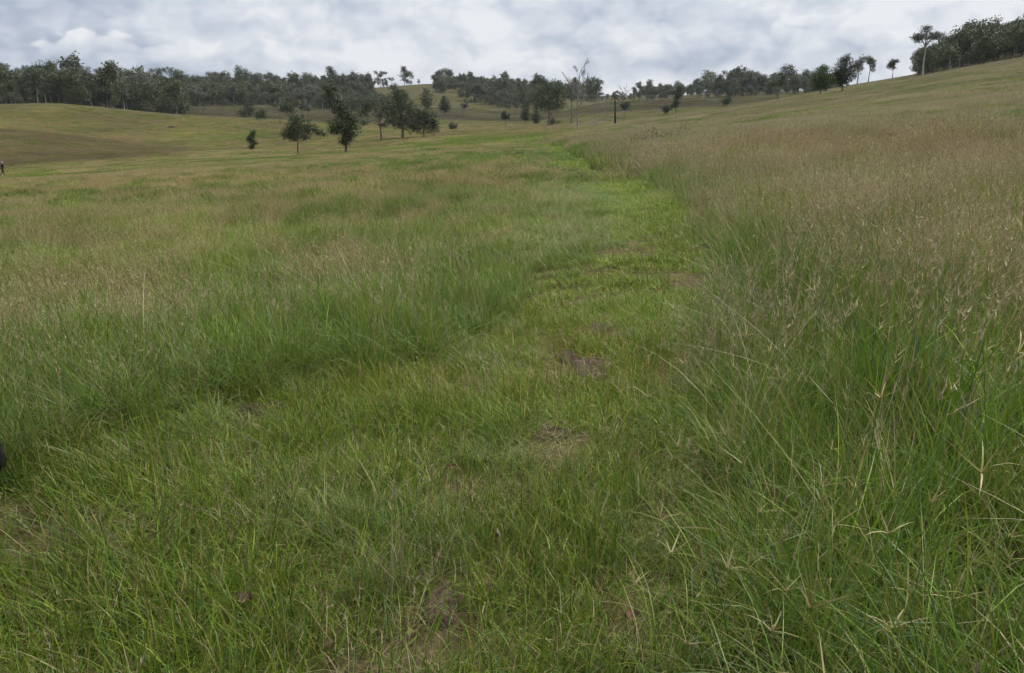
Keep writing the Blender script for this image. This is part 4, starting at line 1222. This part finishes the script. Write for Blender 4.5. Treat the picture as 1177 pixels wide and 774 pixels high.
# ------------------------------------------------------------------ people
def person(name, label, loc, rotz, J, skin_c, top_c, leg_c, shoe_c, hair_c, hat=None):
    """J: joints in metres, facing -Y; one continuous skinned body"""
    names = list(J.keys())
    edges = [('pelvis', 'waist'), ('waist', 'chest'), ('chest', 'neck'), ('neck', 'jaw'), ('jaw', 'head'), ('head', 'crown')]
    for s in 'LR':
        edges += [('chest', 'sh' + s), ('sh' + s, 'el' + s), ('el' + s, 'wr' + s), ('wr' + s, 'pa' + s), ('pelvis', 'hip' + s), ('hip' + s, 'kn' + s),
                  ('kn' + s, 'ca' + s), ('ca' + s, 'an' + s), ('an' + s, 'toe' + s)]
        for f in range(5): edges += [('pa' + s, 'f%d%s' % (f, s)), ('f%d%s' % (f, s), 't%d%s' % (f, s))]
    me = bpy.data.meshes.new('body')
    me.from_pydata([J[n][0] for n in names], [(names.index(a), names.index(b)) for a, b in edges], [])
    ob = bpy.data.objects.new('body_build', me); COL.objects.link(ob)
    sk = ob.modifiers.new('skin', 'SKIN'); sk.use_smooth_shade = True
    for i, n in enumerate(names):
        v = me.skin_vertices[0].data[i]; v.radius = (J[n][1], J[n][2]); v.use_root = (n == 'pelvis')
    ss = ob.modifiers.new('sub', 'SUBSURF'); ss.levels = 2; ss.render_levels = 2
    dg = bpy.context.evaluated_depsgraph_get()
    bm = bpy.data.meshes.new_from_object(ob.evaluated_get(dg))
    bpy.data.objects.remove(ob); bm.name = 'body'
    bm.materials.clear()
    for nm, c, rg in (('trouser_cloth', leg_c, 0.9), ('shirt_cloth', top_c, 0.9), ('skin', skin_c, 0.55), ('boot_leather', shoe_c, 0.6)):
        bm.materials.append(mat_plain(nm, c, rg, 0.2, 30))
    zw = J['waist'][0][2] - 0.06; zn = J['neck'][0][2] - 0.01; za = max(J['anL'][0][2], J['anR'][0][2])
    for p in bm.polygons:
        c = p.center
        m = 0
        if c.z > zw: m = 1
        if c.z > zn: m = 2
        for s in 'LR':
            w = Vector(J['wr' + s][0]); e = Vector(J['el' + s][0])
            if (c - w).length < 0.26 and (c - w).dot(w - e) > 0 and abs(c.x) > 0.12: m = 2
            elif m == 0 and abs(c.x) > 0.2 and (c - e).length < 0.3: m = 1
            a = Vector(J['an' + s][0])
            if (c - a).length < 0.3 and c.z < a.z + 0.04: m = 3
        p.material_index = m; p.use_smooth = True
    root = link(name, None, loc=loc, label=label, category='person'); root.rotation_euler = (0, 0, rotz)
    link('body', bm, root)
    hx, hy, hz = J['head'][0]
    # hair or hat shell, eyes, nose, ears
    def ellip(nm, c, rad, mat, cut=None, seg=16):
        b = bmesh.new(); bmesh.ops.create_uvsphere(b, u_segments=seg, v_segments=seg // 2 + 2, radius=1)
        if cut: bmesh.ops.delete(b, geom=[v for v in b.verts if cut(v.co)], context='VERTS')
        for v in b.verts: v.co = Vector((c[0] + v.co.x * rad[0], c[1] + v.co.y * rad[1], c[2] + v.co.z * rad[2]))
        q = bpy.data.meshes.new(nm); b.to_mesh(q); b.free(); q.materials.append(mat)
        for p in q.polygons: p.use_smooth = True
        return link(nm, q, root)
    ellip('hair', (hx, hy + 0.012, hz + 0.022), (0.088, 0.108, 0.112), mat_plain('hair', hair_c, 0.6, 0.3, 40), lambda c: c.z < -0.25 and c.y < 0.3 or c.y < -0.55 and c.z < 0.45)
    sm = bm.materials[2]
    ellip('nose', (hx, hy - 0.104, hz - 0.02), (0.014, 0.018, 0.022), sm)
    dk = mat_plain('eye', (0.03, 0.025, 0.02), 0.3, 0.1); lp = mat_plain('lips', (0.38, 0.17, 0.14), 0.5, 0.1)
    for s in (-1, 1):
        ellip('eye', (hx + s * 0.032, hy - 0.088, hz + 0.008), (0.012, 0.008, 0.007), dk)
        ellip('ear', (hx + s * 0.085, hy + 0.005, hz - 0.01), (0.012, 0.022, 0.032), sm)
    ellip('mouth', (hx, hy - 0.092, hz - 0.062), (0.025, 0.008, 0.007), lp)
    if hat:
        hm = mat_plain('hat_cloth', hat, 0.9, 0.15, 30)
        b = bmesh.new()
        prof = [(0.17, 0.05), (0.10, 0.06), (0.098, 0.11), (0.08, 0.15), (0.0, 0.155)]
        for rr, zz in prof:
            for k in range(18):
                a = 2 * math.pi * k / 18; b.verts.new((hx + rr * math.cos(a), hy + rr * 1.12 * math.sin(a), hz + zz))
        b.verts.ensure_lookup_table()
        for i in range(len(prof) - 1):
            for k in range(18): b.faces.new([b.verts[i * 18 + k], b.verts[i * 18 + (k + 1) % 18], b.verts[(i + 1) * 18 + (k + 1) % 18], b.verts[(i + 1) * 18 + k]])
        q = bpy.data.meshes.new('hat'); b.to_mesh(q); b.free(); q.materials.append(hm); link('hat', q, root)
    return root


def joints(stride=0.0, armswing=0.0, lean=0.0):
    J = {'pelvis': ((0, 0, .95), .13, .105), 'waist': ((0, -.3 * lean, 1.10), .125, .095), 'chest': ((0, -.8 * lean, 1.36), .15, .11),
         'neck': ((0, -1.05 * lean, 1.50), .058, .058), 'jaw': ((0, -1.2 * lean - .02, 1.575), .066, .075), 'head': ((0, -1.3 * lean - .01, 1.66), .078, .096),
         'crown': ((0, -1.4 * lean, 1.735), .06, .07)}
    for s, sg in (('L', 1), ('R', -1)):
        st = stride * sg; aw = -armswing * sg
        J['hip' + s] = ((.095 * sg, -.02 * st, .88), .095, .1)
        J['kn' + s] = ((.10 * sg, -.5 * st - .02, .50 if st >= 0 else .49), .062, .066)
        J['ca' + s] = ((.102 * sg, -.62 * st + (.02 if st >= 0 else .08) + .015, .36), .058, .066)
        J['an' + s] = ((.105 * sg, -.95 * st + (.0 if st >= 0 else .12), .085 if st >= 0 else .16), .042, .048)
        J['toe' + s] = ((.115 * sg, -.95 * st - .15 + (.0 if st >= 0 else .14), .04 if st >= 0 else .06), .042, .034)
        J['sh' + s] = ((.185 * sg, -.85 * lean, 1.42), .062, .062)
        J['el' + s] = ((.235 * sg, -.8 * lean - .25 * aw + .03, 1.15), .046, .046)
        J['wr' + s] = ((.245 * sg, -.8 * lean - .6 * aw - .05, .92), .03, .034)
        J['pa' + s] = ((.245 * sg, -.8 * lean - .68 * aw - .065, .85), .02, .036)
        bx, by, bz = J['pa' + s][0]
        for f in range(4):
            ln = (.036, .04, .038, .03)[f]
            J['f%d%s' % (f, s)] = ((bx, by - .033 + .022 * f, bz - .035), .009, .009)
            J['t%d%s' % (f, s)] = ((bx - .012 * sg, by - .037 + .022 * f, bz - .045 - ln), .007, .007)
        J['f4' + s] = ((bx - .01 * sg, by - .05, bz + .005), .010, .010)
        J['t4' + s] = ((bx - .02 * sg, by - .07, bz - .03), .008, .008)
    return J


def build_people():
    x, y, z = ground_at(4.0, 203, 147)
    person('person', 'distant person in dark clothes and pale hat walking at far left edge', (x, y, z), R_(150), joints(0.3, 0.28, 0.05),
           (0.42, 0.28, 0.2), (0.018, 0.018, 0.022), (0.015, 0.016, 0.02), (0.02, 0.018, 0.016), (0.05, 0.035, 0.025), hat=(0.42, 0.42, 0.42))
    # the calf of a person standing just outside the picture shows at the left edge
    x, y, z = FOOT
    person('person', 'person in black trousers cut off by the left edge of the foreground', (x - 0.457, y + 0.1, z), R_(-90), joints(0.25, 0.0, 0.03),
           (0.45, 0.3, 0.22), (0.06, 0.07, 0.09), (0.008, 0.008, 0.011), (0.012, 0.011, 0.011), (0.05, 0.035, 0.025))


build_people()

# ------------------------------------------------------------------ thin haze in the air
def build_haze():
    b = bmesh.new(); bmesh.ops.create_cube(b, size=1)
    bb = [-7300.0, 7300.0, -7300.0, 7300.0, -120.0, 130.0]
    for v in b.verts:
        v.co = Vector((bb[0] if v.co.x < 0 else bb[1], bb[2] if v.co.y < 0 else bb[3], bb[4] if v.co.z < 0 else bb[5]))
    me = bpy.data.meshes.new('haze'); b.to_mesh(me); b.free()
    m = bpy.data.materials.new('haze'); m.use_nodes = True
    t = NT(m.node_tree)
    v = t.n('ShaderNodeVolumePrincipled', {'Color': (0.86, 0.92, 1.0, 1), 'Density': HAZE})
    t.t.links.new(v.outputs[0], t.n('ShaderNodeOutputMaterial').inputs['Volume'])
    me.materials.append(m)
    link('haze', me, kind='stuff', label='thin pale haze in the air over the paddock')


HAZE = 0.00006
if HAZE: build_haze()
